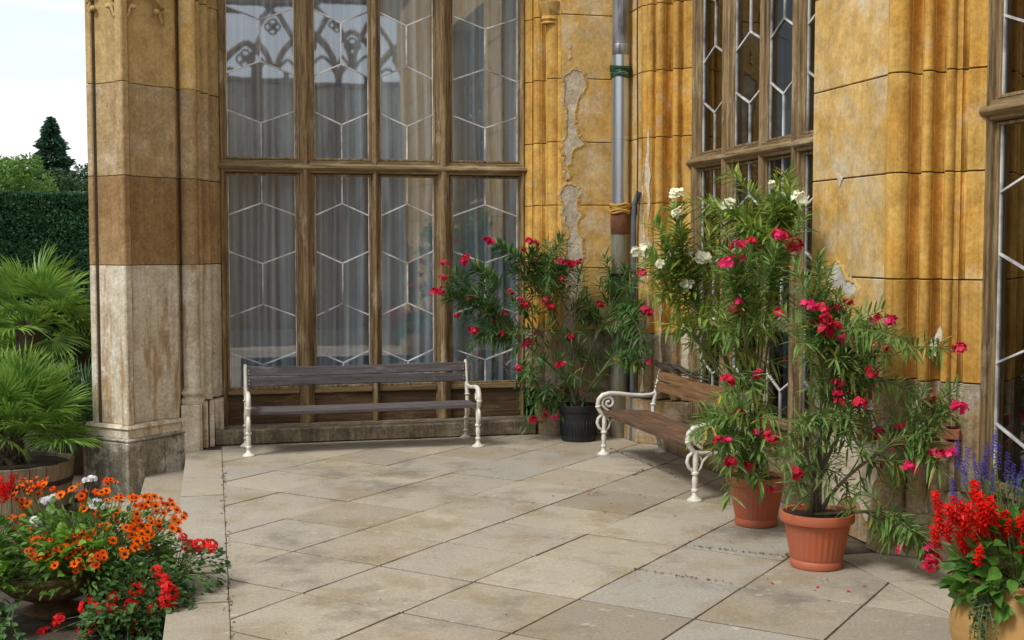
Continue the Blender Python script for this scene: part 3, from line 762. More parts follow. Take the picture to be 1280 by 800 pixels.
pb = MB().box((-.6, 11.7, -.5), (-.5, 16.3, 5.3)); pb.build('side_wall', M['pier_tan'], rm)

# -------- windows
def hex_panes(u0, u1, z0, z1, apex0, period=.955, drop=.115, hexh=.57):
    """apex0: height of the top point of one hexagon"""
    uc = (u0+u1)/2; polys = []; lines = []
    for k in range(-6, 6):
        za = apex0+k*period; zv = za-hexh
        polys.append([(u0, za-drop), (uc, za), (u1, za-drop), (u1, zv+drop), (uc, zv), (u0, zv+drop)])
        zn = zv-(period-hexh)
        polys.append([(u0, zv+drop), (uc, zv), (uc, zn), (u0, zn-drop)])
        polys.append([(uc, zv), (u1, zv+drop), (u1, zn-drop), (uc, zn)])
        lines += [((u0, za-drop), (uc, za)), ((uc, za), (u1, za-drop)), ((u0, zv+drop), (uc, zv)), ((uc, zv), (u1, zv+drop)), ((uc, zv), (uc, zn))]
    out = []
    for p in polys:
        q = clip(clip(p, 0, 1, -z0), 0, -1, z1) if len(clip(p, 0, 1, -z0)) > 2 else []
        if len(q) > 2 and area(q) > .0006: out.append(q)
    ol = []
    for a, b in lines:
        if a[1] > b[1]: a, b = b, a
        if b[1] <= z0 or a[1] >= z1: continue
        if a[1] < z0: t = (z0-a[1])/(b[1]-a[1]); a = (a[0]+(b[0]-a[0])*t, z0)
        if b[1] > z1: t = (z1-a[1])/(b[1]-a[1]); b = (a[0]+(b[0]-a[0])*t, z1)
        ol.append((a, b))
    return out, ol

def gothic_window(name, loc, rz, lights, mull, U1, label, cat, glass, zt=5.28, sill=.14, seed=0, frame_w=.07):
    random.seed(seed)
    w_ = empty(name, loc, rz, label, cat)
    def stile(u0, u1, z0, z1, roll=.03, nm='mullion', deep=.0):
        um = (u0+u1)/2; h = (u1-u0)/2
        y = deep
        pr = [(u0, y+.10), (u0, y+.035), (u0+h*.25, y+.028), (u0+h*.32, y+.005)]
        for k in range(7):
            th = PI*k/6
            pr.append((um-math.cos(th)*h*.5, y+.0-roll*math.sin(th)))
        pr += [(u1-h*.32, y+.005), (u1-h*.25, y+.028), (u1, y+.035), (u1, y+.10)]
        MB().prism(pr, z0, z1).build(nm, M['frame_wood'], w_, smooth=True, bevel=.002)
    # outer stiles
    stile(0.0, lights[0][0], sill, zt, .02, 'stile')
    stile(lights[-1][1], U1, sill, zt, .02, 'stile')
    for i, (a, b) in enumerate(mull):
        stile(a, b, sill, zt, .035 if b-a > .1 else .02)
    # transom with a rolled nose
    pr = [(.09, 0), (-.005, .01), (-.01, .03), (-.030, .038), (-.042, .055), (-.038, .078), (-.02, .09), (-.005, .095), (-.005, .12), (.09, .13)]
    vs = [(-.02, y, 2.50+z) for y, z in pr]+[(U1+.02, y, 2.50+z) for y, z in pr]; n = len(pr)
    MB().add(vs, [(i, (i+1) % n, n+(i+1) % n, n+i) for i in range(n)]+[tuple(range(n-1, -1, -1)), tuple(range(n, 2*n))]).build('transom', M['frame_wood_h'], w_, smooth=True, bevel=.003)
    for li, (a, b) in enumerate(lights):
        # sash frames: bottom and top rails, dark panel under the glass
        MB().box((a, .02, .42), (b, .09, .47)).build('bottom_rail', M['frame_wood_h'], w_, bevel=.004)
        MB().box((a, .045, sill), (b, .08, .42)).build('wood_panel', M['panel_wood'], w_, bevel=.004)
        MB().box((a, .03, sill), (b, .10, sill+.06)).build('bottom_rail', M['panel_wood'], w_, bevel=.004)
        for (z0, z1, apex, sfx) in ((.47, 2.50, 2.225, 0), (2.63, zt, 3.54, 1)):
            bd = .022
            sf = MB().box((a, .03, z0), (a+bd, .075, z1)).box((b-bd, .03, z0), (b, .075, z1)).box((a+bd, .032, z0), (b-bd, .073, z0+.02)).box((a+bd, .032, z1-.02), (b-bd, .073, z1)).build('sash_frame', M['frame_wood'], w_, bevel=.003)
            g0, g1 = a+bd, b-bd
            pan, lines = hex_panes(g0, g1, z0+.02, z1-.02, apex)
            for p in pan:
                cu = sum(q[0] for q in p)/len(p); cz = sum(q[1] for q in p)/len(p)
                tx, tz = random.gauss(0, .0045), random.gauss(0, .004)
                f = lambda q, o: (q[0], .055+o+(q[0]-cu)*tx+(q[1]-cz)*tz, q[1])
                n = len(p)
                MB().add([f(q, 0) for q in p], [tuple(range(n))]).build('pane', glass, sf, fix=False)
            cm = MB()
            for (p, q) in lines:
                d = Vector((q[0]-p[0], q[1]-p[1])); l = d.length; d.normalize(); nn = Vector((-d.y, d.x))*.0058
                P_ = [(p[0]+nn.x, p[1]+nn.y), (p[0]-nn.x, p[1]-nn.y), (q[0]-nn.x, q[1]-nn.y), (q[0]+nn.x, q[1]+nn.y)]
                cm.add([(x, y, z) for y in (.043, .064) for x, z in P_], [(0, 1, 2, 3), (7, 6, 5, 4), (0, 4, 5, 1), (1, 5, 6, 2), (2, 6, 7, 3), (3, 7, 4, 0)])
            cm.add([(x, y, z) for y in (.044, .062) for x, z in ((g0, z0+.02), (g0+.006, z0+.02), (g0+.006, z1-.02), (g0, z1-.02))], [(0, 1, 2, 3), (0, 4, 5, 1), (1, 5, 6, 2), (2, 6, 7, 3), (3, 7, 4, 0)])
            cm.add([(x, y, z) for y in (.044, .062) for x, z in ((g1-.006, z0+.02), (g1, z0+.02), (g1, z1-.02), (g1-.006, z1-.02))], [(0, 1, 2, 3), (0, 4, 5, 1), (1, 5, 6, 2), (2, 6, 7, 3), (3, 7, 4, 0)])
            cm.build('lead_came', M['came'], sf)
    return w_

def curtain(u0, u1, z0, z1, y, loc, rz, mat, label, group, seed, fold=.13, amp=.07):
    random.seed(seed)
    n = int((u1-u0)/.012); vs = []; fs = []
    ph = random.random()*6; zz = [z0+(z1-z0)*k/8 for k in range(9)]
    for z in zz:
        sw = .012*math.sin(z*1.3+seed)
        for i in range(n+1):
            u = u0+(u1-u0)*i/n
            d = amp*math.sin(u*2*PI/fold/1.3+ph+1.6*math.sin(u*7+seed)+.1*z)*(.6+.4*noise.noise((u*3, seed, 0)))+amp*.7*noise.noise((u*8, seed*2, z*.35))
            vs.append((u+sw, y+d, z))
    for j in range(8):
        for i in range(n):
            k = j*(n+1)+i
            fs.append((k, k+1, k+n+2, k+n+1))
    o = MB().add(vs, fs).build('curtain', mat, None, smooth='all', fix=False)
    o.location = loc; o.rotation_euler = (0, 0, rz)
    prop(o, label, 'curtain', group)
    return o

WL = [(.06, .725), (.865, 1.42), (1.49, 2.045), (2.19, 2.885)]
WM = [(.725, .865), (1.42, 1.49), (2.045, 2.19)]
gothic_window('gothic_window', (.068, 11.79, 0), 0, WL, WM, 2.935, 'big four-light window with hexagonal leading and grey curtains, behind the left bench', 'window', M['glass'], seed=2)
names = ['grey sheer curtain in the leftmost light of the big window', 'grey sheer curtain in the second light from the left of the big window', 'grey sheer curtain in the third light from the left of the big window', 'grey sheer curtain in the rightmost light of the big window, behind the oleander']
for i, ((a, b), nm) in enumerate(zip(WL, names)):
    curtain(a-.07, b+.07, .12, 5.3, .27, (.068, 11.79, 0), 0, M['curtain'], nm, 'curtains in the big window', 10+i)
WL2 = [(.13, .69), (.83, 1.42), (1.48, 1.985), (2.10, 2.64)]
WM2 = [(.69, .83), (1.42, 1.48), (1.985, 2.10)]
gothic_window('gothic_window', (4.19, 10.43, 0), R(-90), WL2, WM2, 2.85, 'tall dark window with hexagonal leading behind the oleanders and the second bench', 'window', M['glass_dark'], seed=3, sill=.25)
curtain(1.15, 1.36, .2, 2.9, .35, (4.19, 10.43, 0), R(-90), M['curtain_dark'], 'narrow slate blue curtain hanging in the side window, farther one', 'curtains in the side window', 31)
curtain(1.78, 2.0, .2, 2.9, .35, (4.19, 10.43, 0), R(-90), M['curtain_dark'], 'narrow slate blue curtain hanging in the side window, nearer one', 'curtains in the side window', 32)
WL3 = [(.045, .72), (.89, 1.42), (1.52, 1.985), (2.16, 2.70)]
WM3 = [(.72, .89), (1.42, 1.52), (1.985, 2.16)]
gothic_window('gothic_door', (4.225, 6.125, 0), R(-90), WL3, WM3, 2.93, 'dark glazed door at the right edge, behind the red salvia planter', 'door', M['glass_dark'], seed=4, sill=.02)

# ================================================================ BENCHES
def make_bench(label, mat_back, mat_seat, extra=None):
    t = empty('park_bench', (0, 0, 0), 0, label, 'bench')
    Lb = 2.04
    iron = M['cast_iron']
    # slats: two on the back, three on the seat
    def slat(x0, x1, c, hw, th, ang, mat, nm):
        ca, sa = math.cos(ang), math.sin(ang)
        vs = []
        K = 14
        for i in range(K+1):
            x = x0+(x1-x0)*i/K
            wv = .003*math.sin(x*3.1+c[1]*40)
            for (a, b) in ((-hw, -th), (hw, -th), (hw, th), (-hw, th)):
                vs.append((x, c[0]+a*ca-b*sa, c[1]+a*sa+b*ca+wv))
        fs = [(0, 3, 2, 1), (K*4, K*4+1, K*4+2, K*4+3)]
        for i in range(K):
            for k in range(4):
                fs.append((i*4+k, i*4+(k+1) % 4, i*4+4+(k+1) % 4, i*4+4+k))
        return MB().add(vs, fs).build(nm, mat, t, bevel=.004, segs=2)
    slat(.015, Lb-.015, (.055, .372), .068, .016, R(3), mat_seat, 'seat_slat')
    slat(.015, Lb-.015, (.20, .375), .068, .014, R(1), mat_seat, 'seat_slat')
    slat(.015, Lb-.015, (.345, .365), .068, .014, R(-4), mat_seat, 'seat_slat')
    bs2 = slat(.01, Lb-.01, (.491, .592), .042, .013, R(78), mat_back, 'back_slat')
    bs1 = slat(.01, Lb-.01, (.512, .680), .042, .013, R(78), mat_back, 'back_slat')
    for x in (.03, Lb-.03):
        for (y, z, bp_) in ((.478, .575, bs2), (.482, .605, bs2), (.50, .665, bs1), (.505, .695, bs1)):
            MB().tube([(x, y-.020, z), (x, y-.002, z)], .007, 8).build('bolt', M['zinc'], bp_)
    bar = MB().tube([(.0, .30, .335), (Lb, .30, .335)], .009, 8).build('tie_rod', M['rust'], t)
    for x in (0.0, Lb):
        def B(nm, mb, par=None): return mb.build(nm, iron, par or t, smooth=True)
        # front leg: turned baluster with a round foot
        def turned(nm, x, y, lean, top, prof):
            mb = MB(); n = 16; vs = []; fs = []
            for (r, z) in prof:
                for i in range(n):
                    a = 2*PI*i/n
                    vs.append((x+r*math.cos(a), y+lean*z+r*math.sin(a), z))
            for j in range(len(prof)-1):
                for i in range(n):
                    fs.append((j*n+i, j*n+(i+1) % n, (j+1)*n+(i+1) % n, (j+1)*n+i))
            fs.append(tuple(range(n-1, -1, -1))); fs.append(tuple(range(len(vs)-n, len(vs))))
            mb.add(vs, fs)
            return B(nm, mb)
        pf = [(.055, 0), (.055, .008), (.045, .016), (.030, .026), (.020, .04), (.017, .06), (.026, .07), (.026, .08), (.017, .09), (.020, .12), (.023, .15), (.017, .185), (.028, .19), (.028, .202), (.018, .212), (.019, .25), (.022, .30), (.018, .34), (.017, .36)]
        turned('leg', x, .0, .02, .36, pf)
        turned('leg', x, .535, -.22, .36, pf)
        # seat bearer
        B('seat_bearer', MB().tube([(x, .0, .345), (x, .1, .338), (x, .3, .335), (x, .45, .345)], .015, 8))
        # back post, leaning
        B('back_post', MB().tube([(x, .455, .33), (x, .458, .42), (x, .475, .50), (x, .495, .60), (x, .520, .70), (x, .528, .735), (x, .528, .75)], [.019, .018, .02, .018, .017, .017, .010], 10))
        B('post_ring', MB().tube([(x, .456, .42), (x, .457, .428), (x, .458, .436)], [.022, .028, .022], 12))
        # arm rest sweeping forward, down and round the front
        arm = [(.478, .535), (.44, .515), (.36, .508), (.25, .515), (.14, .53), (.05, .535), (-.01, .52), (-.045, .485), (-.055, .44), (-.045, .40), (-.02, .365), (.0, .345)]
        ar = B('armrest', MB().tube([(x, y, z) for y, z in arm], [.013, .015, .018, .019, .02, .021, .022, .021, .02, .019, .018, .017], 10))
        B('post_ring', MB().tube([(x, -.048, .418), (x, -.051, .426), (x, -.053, .434)], [.021, .027, .021], 12))
        # S scroll inside the arm
        sc_ = []
        for k in range(26):
            a = k/25*PI*2.5
            r = .058-.045*k/25
            sc_.append((x, .045-math.cos(a)*r*1.0+.0, .452-math.sin(a+PI)*r))
        B('scroll', MB().tube([(x, .055, .375), (x, .035, .385), (x, .005, .41), (x, -.010, .432)]+sc_, [.012]*29+[.016], 8), ar)
        B('scroll', MB().tube([(x, .045, .498), (x, .055, .512), (x, .07, .528)], [.010, .009, .009], 8), ar)
        # bracket loop below the seat and diagonal brace
        lp = [(-.02, .345), (-.05, .32), (-.06, .28), (-.045, .24), (-.015, .215), (.01, .205)]
        B('scroll', MB().tube([(x, y, z) for y, z in lp], [.012, .014, .014, .013, .011, .010], 8))
        B('brace', MB().tube([(x, .01, .2), (x, .045, .235), (x, .06, .28), (x, .10, .32), (x, .15, .335)], .010, 8))
        B('scroll', MB().tube([(x, .02+.03*math.cos(a), .29+.03*math.sin(a)) for a in [k*.5 for k in range(11)]], .008, 6))
        B('brace', MB().tube([(x, .45, .2), (x, .41, .25), (x, .36, .32), (x, .33, .335)], .010, 8))
    return t
b1 = make_bench('long slatted bench with greyed boards and white cast-iron ends under the big window', M['slat_grey'], M['slat_grey'])
b1.location = (.285, 10.84, 0); b1.rotation_euler = (0, 0, R(.8))
b2 = make_bench('brown slatted bench with white cast-iron ends along the right wall, partly behind the terracotta pots', M['slat_orange'], M['slat_brown'])
b2.location = (3.30, 10.19, 0); b2.rotation_euler = (0, 0, R(-89.4))
# bundle of twigs lying along the back of the second bench
random.seed(8)
tb = MB()
for k in range(26):
    y0 = 10.18+random.uniform(-.02, .1); ln = random.uniform(.5, 1.15)
    r0 = random.uniform(0, 6.3); rr = random.uniform(.005, .036)
    pts = []
    for i in range(9):
        t = i/8
        a = r0+t*4*random.uniform(.8, 1.1)
        pts.append((3.82+rr*math.cos(a), y0-ln*t, .775+rr*math.sin(a)*1.0+.008*math.sin(t*7+k)))
    tb.tube(pts, random.uniform(.004, .008), 5)
o = tb.build('twig_bundle', M['bark'], None, smooth='all'); prop(o, 'bundle of dry brown twigs lying along the top rail of the right-hand bench', 'twig bundle')

# ================================================================ DOWNPIPE
dp = empty('downpipe', (3.745, 11.1, 0), 0, 'rainwater downpipe in the corner, shiny zinc above and weathered below, tied with green twine', 'downpipe')
c0 = (0, 0, 0)
MB().lathe(c0, [(.078, 3.62), (.078, 5.3)], 28).build('upper_pipe', M['zinc_old'], dp, smooth=True)
MB().lathe(c0, [(.074, 3.60), (.082, 3.61), (.082, 3.70), (.079, 3.705)], 28).build('pipe_joint', M['zinc_old'], dp, smooth=True)
MB().lathe(c0, [(.083, 2.15), (.083, 2.82), (.085, 2.822), (.085, 2.835), (.083, 2.837), (.083, 3.60)], 28).build('zinc_pipe', M['zinc'], dp, smooth=True)
MB().lathe(c0, [(.082, 1.93), (.086, 1.935), (.086, 2.14), (.082, 2.145)], 28).build('pipe_joint', M['rust'], dp, smooth=True)
MB().lathe(c0, [(.080, 0.0), (.080, 1.935)], 28).build('lower_pipe', M['copper_old'], dp, smooth=True)
MB().lathe(c0, [(.095, 1.5), (.095, 1.56)], 28).build('pipe_clip', M['cable'], dp, smooth=True)
tw = MB(); random.seed(4)
for k in range(9):
    z = 3.40+k*.012; rr = .088+random.uniform(0, .012)
    tw.tube([(rr*math.cos(a), rr*math.sin(a), z+.008*math.sin(a*2+k)) for a in [2*PI*i/20 for i in range(21)]], .006, 5)
tw.tube([(.08, -.03, 3.43), (.11, -.06, 3.42), (.13, -.05, 3.44)], .005, 5)
tw.build('twine_binding', M['twine'], dp, smooth='all')
rg = MB(); n = 24
for k in range(5):
    z = 2.135+k*.018; rr = .090+.006*math.sin(k*2.1)
    rg.tube([((rr+.004*math.sin(a*5+k))*math.cos(a), (rr+.004*math.sin(a*5+k))*math.sin(a), z+.008*math.sin(a*3+k*1.3)) for a in [2*PI*i/n for i in range(n+1)]], .013, 6)
rg.build('rag_binding', M['rag'], dp, smooth='all')
cb = MB().tube([(3.80+.004*math.sin(z*3), 10.78+.01*math.sin(z*1.7), z) for z in [2.1+.2*i for i in range(17)]], .006, 6).build('cable', M['cable'], None, smooth='all')
prop(cb, 'thin black cable running down the wall just right of the downpipe', 'cable')
cd = MB().tube([(3.80, 10.86, 0), (3.80, 10.86, 2.0), (3.80, 10.84, 2.2), (3.835, 10.82, 2.32)], .026, 12).build('conduit', M['conduit'], None, smooth=True)
prop(cd, 'slim grey conduit pipe rising from the paving just right of the downpipe', 'pipe')

# ================================================================ POTS
def soil_disc(parent, r, z, mat='soil', seed=0):
    random.seed(seed)
    vs = [(0, 0, z+.015)]; n = 20; fs = []
    for ring, f in ((1, .5), (2, 1.0)):
        for i in range(n):
            a = 2*PI*i/n; vs.append((r*f*math.cos(a), r*f*math.sin(a), z+random.uniform(-.004, .012)))
    for i in range(n):
        fs.append((0, 1+i, 1+(i+1) % n)); fs.append((1+i, 1+n+i, 1+n+(i+1) % n, 1+(i+1) % n))
    return MB().add(vs, fs).build('soil', M[mat], parent, smooth='all')
def ribbed_pot(loc, R0, H, label, rz=0):
    t = empty('flower_pot', loc, rz, label, 'flower pot', 'terracotta coloured ribbed pots')
    n = 120; rb = R0*.62; vs = []; fs = []
    prof = [(.66, 0), (.70, .01), (.715, .035), (.715, .12), (.68, .15), (.70, .18), (.72, .22, 1), (.80, .5, 1), (.86, .72, 1), (.875, .76), (.885, .80), (.885, .83)]
    for q in prof:
        rr = q[0]*R0; rib = len(q) > 2
        for i in range(n):
            a = 2*PI*i/n; ph = i % 4
            r = rr - (R0*.016 if (rib and ph in (1, 2)) else 0)
            vs.append((r*math.cos(a), r*math.sin(a), q[1]*H))
    m_ = len(prof)
    for j in range(m_-1):
        for i in range(n):
            fs.append((j*n+i, j*n+(i+1) % n, (j+1)*n+(i+1) % n, (j+1)*n+i))
    fs.append(tuple(range(n-1, -1, -1)))
    MB().add(vs, fs).build('pot_wall', M['terracotta'], t, smooth=True)
    MB().lathe((0, 0, 0), [(R0*.88, H*.82), (R0*.985, H*.83), (R0*1.0, H*.85), (R0*1.0, H*.93), (R0*.985, H*.985), (R0*.94, H), (R0*.90, H*.985), (R0*.875, H*.93), (R0*.86, H*.8)], 64, cap=False).build('pot_rim', M['terracotta'], t, smooth=True)
    soil_disc(t, R0*.87, H*.90)
    return t
PT3 = (3.31, 6.30, 0); PT2 = (3.43, 7.36, 0); PTB = (3.32, 11.02, 0)
ribbed_pot(PT3, .208, .315, 'terracotta ribbed pot holding the tall red oleander, nearest the viewer')
ribbed_pot(PT2, .195, .325, 'terracotta ribbed pot just behind the nearest one, half hidden under pink oleander leaves', R(20))
bp = empty('flower_pot', PTB, 0, 'black plastic nursery pot between the two benches, in the corner', 'flower pot')
MB().lathe((0, 0, 0), [(.155, 0), (.16, .01), (.163, .03), (.172, .20), (.178, .275), (.19, .28), (.195, .30), (.197, .335), (.19, .34), (.183, .335), (.175, .28)], 48, cap=False).build('pot_wall', M['black_pot'], bp, smooth=True)
mbp = MB()
for i in range(40):
    a = 2*PI*i/40; mbp.tube([(.166*math.cos(a), .166*math.sin(a), .05), (.175*math.cos(a), .175*math.sin(a), .20)], .003, 4)
mbp.build('pot_ribs', M['black_pot'], bp, smooth='all')
soil_disc(bp, .176, .30)
hp = empty('flower_pot', (3.20, 4.35, 0), 0, 'round yellow clay pot in the bottom right corner, planted with red and blue salvia', 'flower pot')
MB().lathe((0, 0, 0), [(.16, 0), (.19, .02), (.24, .10), (.265, .20), (.268, .26), (.255, .33), (.225, .39), (.20, .425), (.195, .44), (.205, .45), (.20, .46), (.185, .45), (.18, .40)], 64, cap=False).build('pot_wall', M['clay_yellow'], hp, smooth='all')
soil_disc(hp, .185, .42)

# ================================================================ OLEANDERS
def add_leaf(mb, p, d, n, ln, wd, droop=.15, m=0):
    d = d.normalized(); s = d.cross(n)
    if s.length < 1e-4: s = d.orthogonal()
    s.normalize(); n = s.cross(d)
    mid = p+d*ln*.5+Vector((0, 0, -droop*ln*.25)); tip = p+d*ln+Vector((0, 0, -droop*ln))
    up = n*wd*.18
    l1 = p+d*ln*.3+s*wd*.42+up-Vector((0, 0, droop*ln*.09)); r1 = p+d*ln*.3-s*wd*.42+up-Vector((0, 0, droop*ln*.09))
    l2 = p+d*ln*.65+s*wd*.40+up-Vector((0, 0, droop*ln*.42)); r2 = p+d*ln*.65-s*wd*.40+up-Vector((0, 0, droop*ln*.42))
    mb.add([p, l1, l2, tip, r2, r1, mid], [(0, 6, 1), (1, 6, 2), (2, 6, 3), (3, 6, 4), (4, 6, 5), (5, 6, 0)], m)

def rvec(): 
    while True:
        v = Vector((random.uniform(-1, 1), random.uniform(-1, 1), random.uniform(-1, 1)))
        if .05 < v.length < 1: return v.normalized()

def oleander_cluster_mesh(name, mat, seed, k=8, br=.021, cr=.036):
    random.seed(seed); mb = MB()
    for i in range(k):
        c = rvec()*cr*random.uniform(.4, 1); c.z = abs(c.z)*.9-.01
        nrm = (c.normalized()+Vector((0, -.4, .4))+rvec()*.4).normalized()
        u = nrm.orthogonal().normalized(); v = nrm.cross(u)
        for layer in ((0, 1.0), (.6, .6)):
            for j in range(5):
                a = 2*PI*j/5+layer[0]+random.uniform(-.2, .2); r = br*layer[1]*random.uniform(.85, 1.15)
                d = u*math.cos(a)+v*math.sin(a); s = nrm.cross(d)
                p0 = c+nrm*.004*layer[0]; p1 = c+d*r*.6+s*r*.45+nrm*r*.25; p2 = c+d*r+s*r*.25+nrm*r*random.uniform(.1, .5); p3 = c+d*r-s*r*.3+nrm*r*random.uniform(.1, .5); p4 = c+d*r*.6-s*r*.45+nrm*r*.25
                mb.add([p0, p1, p2, p3, p4], [(0, 1, 2, 3, 4)])
    return mb.mesh(name, mat, False, fix=False)
CL = {k: [oleander_cluster_mesh('flower_cluster', M[m], s+i, kk) for i in range(3)] for k, m, s, kk in (('red', 'pet_red', 1, 8), ('pink', 'pet_pink', 5, 8), ('white', 'pet_white', 9, 7))}

def blocked(p):
    """inside the masonry"""
    if p.z < 0.01 and p.x > -.2: return True
    if p.y > 11.32 and p.x > 3.2: return True
    if p.y > 11.74: return True
    if p.x > 3.83 and (p.y > 10.8 or 6.5 < p.y < 7.48): return True
    if p.x > 4.15: return True
    if p.y < 6.5 and p.x > 3.83 and p.y > 6.15 and (p.x-3.85)/.35 > (6.54-p.y)/.39-.1: return True
    return False

def oleander(label, base, flowers, leaves, fcols, lmat, seed, leafL=.125, leafW=.020, fscale=1.0, trunk=.18, trunkr=.02, split=.35, low=.35, group=None, extra=.5):
    random.seed(seed)
    t = empty('oleander', base, 0, label, 'oleander', group)
    B0 = Vector(base)
    tips = [(Vector(p), True) for p in flowers]+[(Vector(p), False) for p in leaves]
    for p in list(leaves)+list(flowers):
        for _ in range(1 if random.random() < extra else 0):
            q = Vector(p)+Vector((random.gauss(0, .12), random.gauss(0, .12), random.gauss(-.02, .13)))
            if q.x < 3.74 and q.y < 11.2 and q.z > .1: tips.append((q, False))
    stems = MB(); lf = MB(); nst = 0
    # main stems
    mains = []
    cen = sum((p for p, _ in tips), Vector())/len(tips)
    K = 7
    srt = sorted(range(len(tips)), key=lambda i: math.atan2(tips[i][0].z-B0.z, (tips[i][0]-B0).x))
    for g in range(K):
        grp = [tips[i][0] for i in srt[g*len(srt)//K:(g+1)*len(srt)//K]]
        c = sum(grp, Vector())/len(grp)
        tgt = B0.lerp(c, .85); st = B0+Vector((random.uniform(-.05, .05), random.uniform(-.05, .05), 0))
        ctrl = Vector((st.x+(tgt.x-st.x)*.25, st.y+(tgt.y-st.y)*.25, st.z+(tgt.z-st.z)*.55))
        path = bez(st, ctrl, tgt, 12)
        mains.append(path)
        mb = MB().tube([p-B0 for p in path], [trunkr*(1-.65*i/12) for i in range(13)], 7)
        mb.build('stem', M['stem'], t, smooth='all')
    for (tp, isf) in tips:
        best = None; bd = 1e9
        for path in mains:
            for i in range(2, 12):
                q = path[i]
                if q.z > tp.z+.05 and tp.z > B0.z+.25: continue
                d = (q-tp).length+abs((q-tp).length-.38)*.8+random.uniform(0, .12)
                if d < bd: bd = d; best = (path, i)
        if best is None: best = (mains[0], 3)
        q = best[0][best[1]]
        tan = (best[0][best[1]]-best[0][best[1]-1]).normalized()
        ln = (tp-q).length
        ctrl = q+tan*ln*.45+Vector((0, 0, ln*.12))
        path = bez(q, ctrl, tp, 14)
        path = [Vector((min(p.x, 4.13 if (7.6 < p.y < 10.3) else 3.80), p.y, p.z)) for p in path]
        stems.tube([p-B0 for p in path], [.006*(1-.6*i/14) for i in range(15)], 5)
        # whorls of three long leaves, denser towards the tip
        nw = max(5, int(ln/.034))
        a0 = random.random()*6
        for k in range(nw):
            f = low+((.90 if isf else 1)-low)*(k+.5)/nw
            i = min(13, int(f*14)); p = path[i].lerp(path[i+1], f*14-i)
            ax = (path[i+1]-path[i]).normalized()
            u = ax.orthogonal().normalized(); v = ax.cross(u)
            for j in range(3):
                if random.random() < .12: continue
                a = a0+k*1.05+j*2.094+random.uniform(-.25, .25)
                sp = random.uniform(.5, 1.2) if k > nw*.6 else random.uniform(.2, .8)
                d = (u*math.cos(a)+v*math.sin(a)+ax*sp).normalized()
                L_ = leafL*random.uniform(.65, 1.15)
                e = p+d*L_
                if blocked(e) or blocked(p): continue
                add_leaf(lf, p-B0, d, Vector((0, 0, 1))*1+rvec()*.35, L_, leafW*random.uniform(.85, 1.3), random.uniform(-.05, .28), 1 if random.random() < .025 else 0)
        if isf:
            me = random.choice(CL[random.choice(fcols)])
            o = link('flower_cluster', me, t)
            o.location = tp-B0+Vector((-.02, -.05, .02)); o.rotation_euler = (random.uniform(-.5, .5), random.uniform(-.5, .5), random.random()*6.3)
            s = fscale*random.uniform(.65, 1.15); o.scale = (s, s, s)
    prop(stems.build('twigs', M['stem_green'], t, smooth='all', fix=False), kind='stuff')
    prop(lf.build('foliage', [lmat, M['leaf_yellow']], t, fix=False), kind='stuff')
    return t
FL_A = [(2.49,11.16,1.86),(2.95,11.21,1.83),(2.83,11.14,1.77),(2.96,11.22,1.65),(3.02,11.22,1.62),(3.11,10.91,1.66),(3.21,10.86,1.64),(3.41,11.24,1.66),(2.85,11.09,1.85),(2.05,11.24,1.39),(2.08,11.2,1.51),(2.11,11.22,1.64),(2.27,11.22,1.65),(2.35,11.21,1.32),(2.23,11.25,1.16),(2.34,11.1,1.03),(2.55,11.23,0.96),(2.62,11.19,0.98),(2.61,11.23,1.1),(2.66,11.2,1.18),(2.7,11.22,1.06),(2.76,10.97,1.31),(2.72,11.2,1.37),(3.09,11.16,1.23),(3.02,11.03,1.3),(3.11,10.88,1.5),(2.81,11.21,0.95),(2.89,11.13,0.92),(2.99,11.24,0.99),(3.39,11.23,1.15),(3.42,11.14,1.21),(3.53,11.22,1.2),(3.51,10.96,1.26),(3.7,11.13,1.33),(3.25,11.03,0.95),(3.75,10.48,1.56),(3.74,10.29,1.22),(3.75,10.29,0.78),(3.73,10.54,1.03),(3.14,10.92,0.71),(3.24,11.2,0.43),(2.91,11.06,0.19),(3.05,11.13,0.25),(2.75,11.06,0.67),(3.1,11.05,0.2)]
LF_A = [(2.42,11.23,1.49),(2.52,11.18,1.27),(2.48,11.23,1.13),(2.7,11.2,1.61),(2.82,11.19,1.49),(2.9,11.19,1.38),(3.06,11.22,1.52),(3.23,11.2,1.38),(3.11,11.21,1.09),(2.97,11.23,1.21),(3.26,10.91,1.44),(3.47,11.21,1.35),(3.71,11.22,1.54),(3.73,11.11,1.52),(3.74,10.87,1.61),(3.56,11.12,1.46),(3.7,10.82,1.22),(3.74,10.62,1.23),(3.73,10.91,0.96),(3.74,10.6,0.82),(3.74,10.21,0.93),(3.68,11.13,0.89),(3.6,11.23,1.06),(3.35,10.82,0.97),(3.34,11.18,0.81),(3.12,11.03,0.82),(2.93,10.94,0.75),(2.89,11.02,0.58),(2.82,11.21,0.56),(2.89,11.23,0.38),(2.96,10.86,0.48),(3.2,11.11,0.56),(3.28,10.79,0.59),(3.49,11.08,0.44),(3.49,10.89,0.63),(3.69,11.13,0.69),(3.33,11.25,0.34),(3.08,11.07,0.34),(3.51,11.24,0.77),(3.19,10.98,0.99),(3.01,10.95,1.86),(2.69,11.25,0.98),(2.44,11.04,1.47),(3.73,10.41,0.73),(2.93,11.05,0.35),(3.36,11.05,0.34)]
FL_W = [(2.81,7.21,2.1),(2.8,7.16,1.99),(3.26,7.47,2.05),(2.58,7.33,1.76),(2.74,7.62,1.77),(2.91,7.55,1.73),(2.73,7.32,1.68),(2.92,7.32,1.76),(3.02,7.32,1.71),(2.96,7.39,1.55),(3.1,7.32,1.32),(3.63,7.22,2.1),(3.48,7.29,2.18),(3.65,7.3,1.5),(3.52,7.18,1.29),(3.27,7.18,0.85),(3.34,7.29,0.78)]
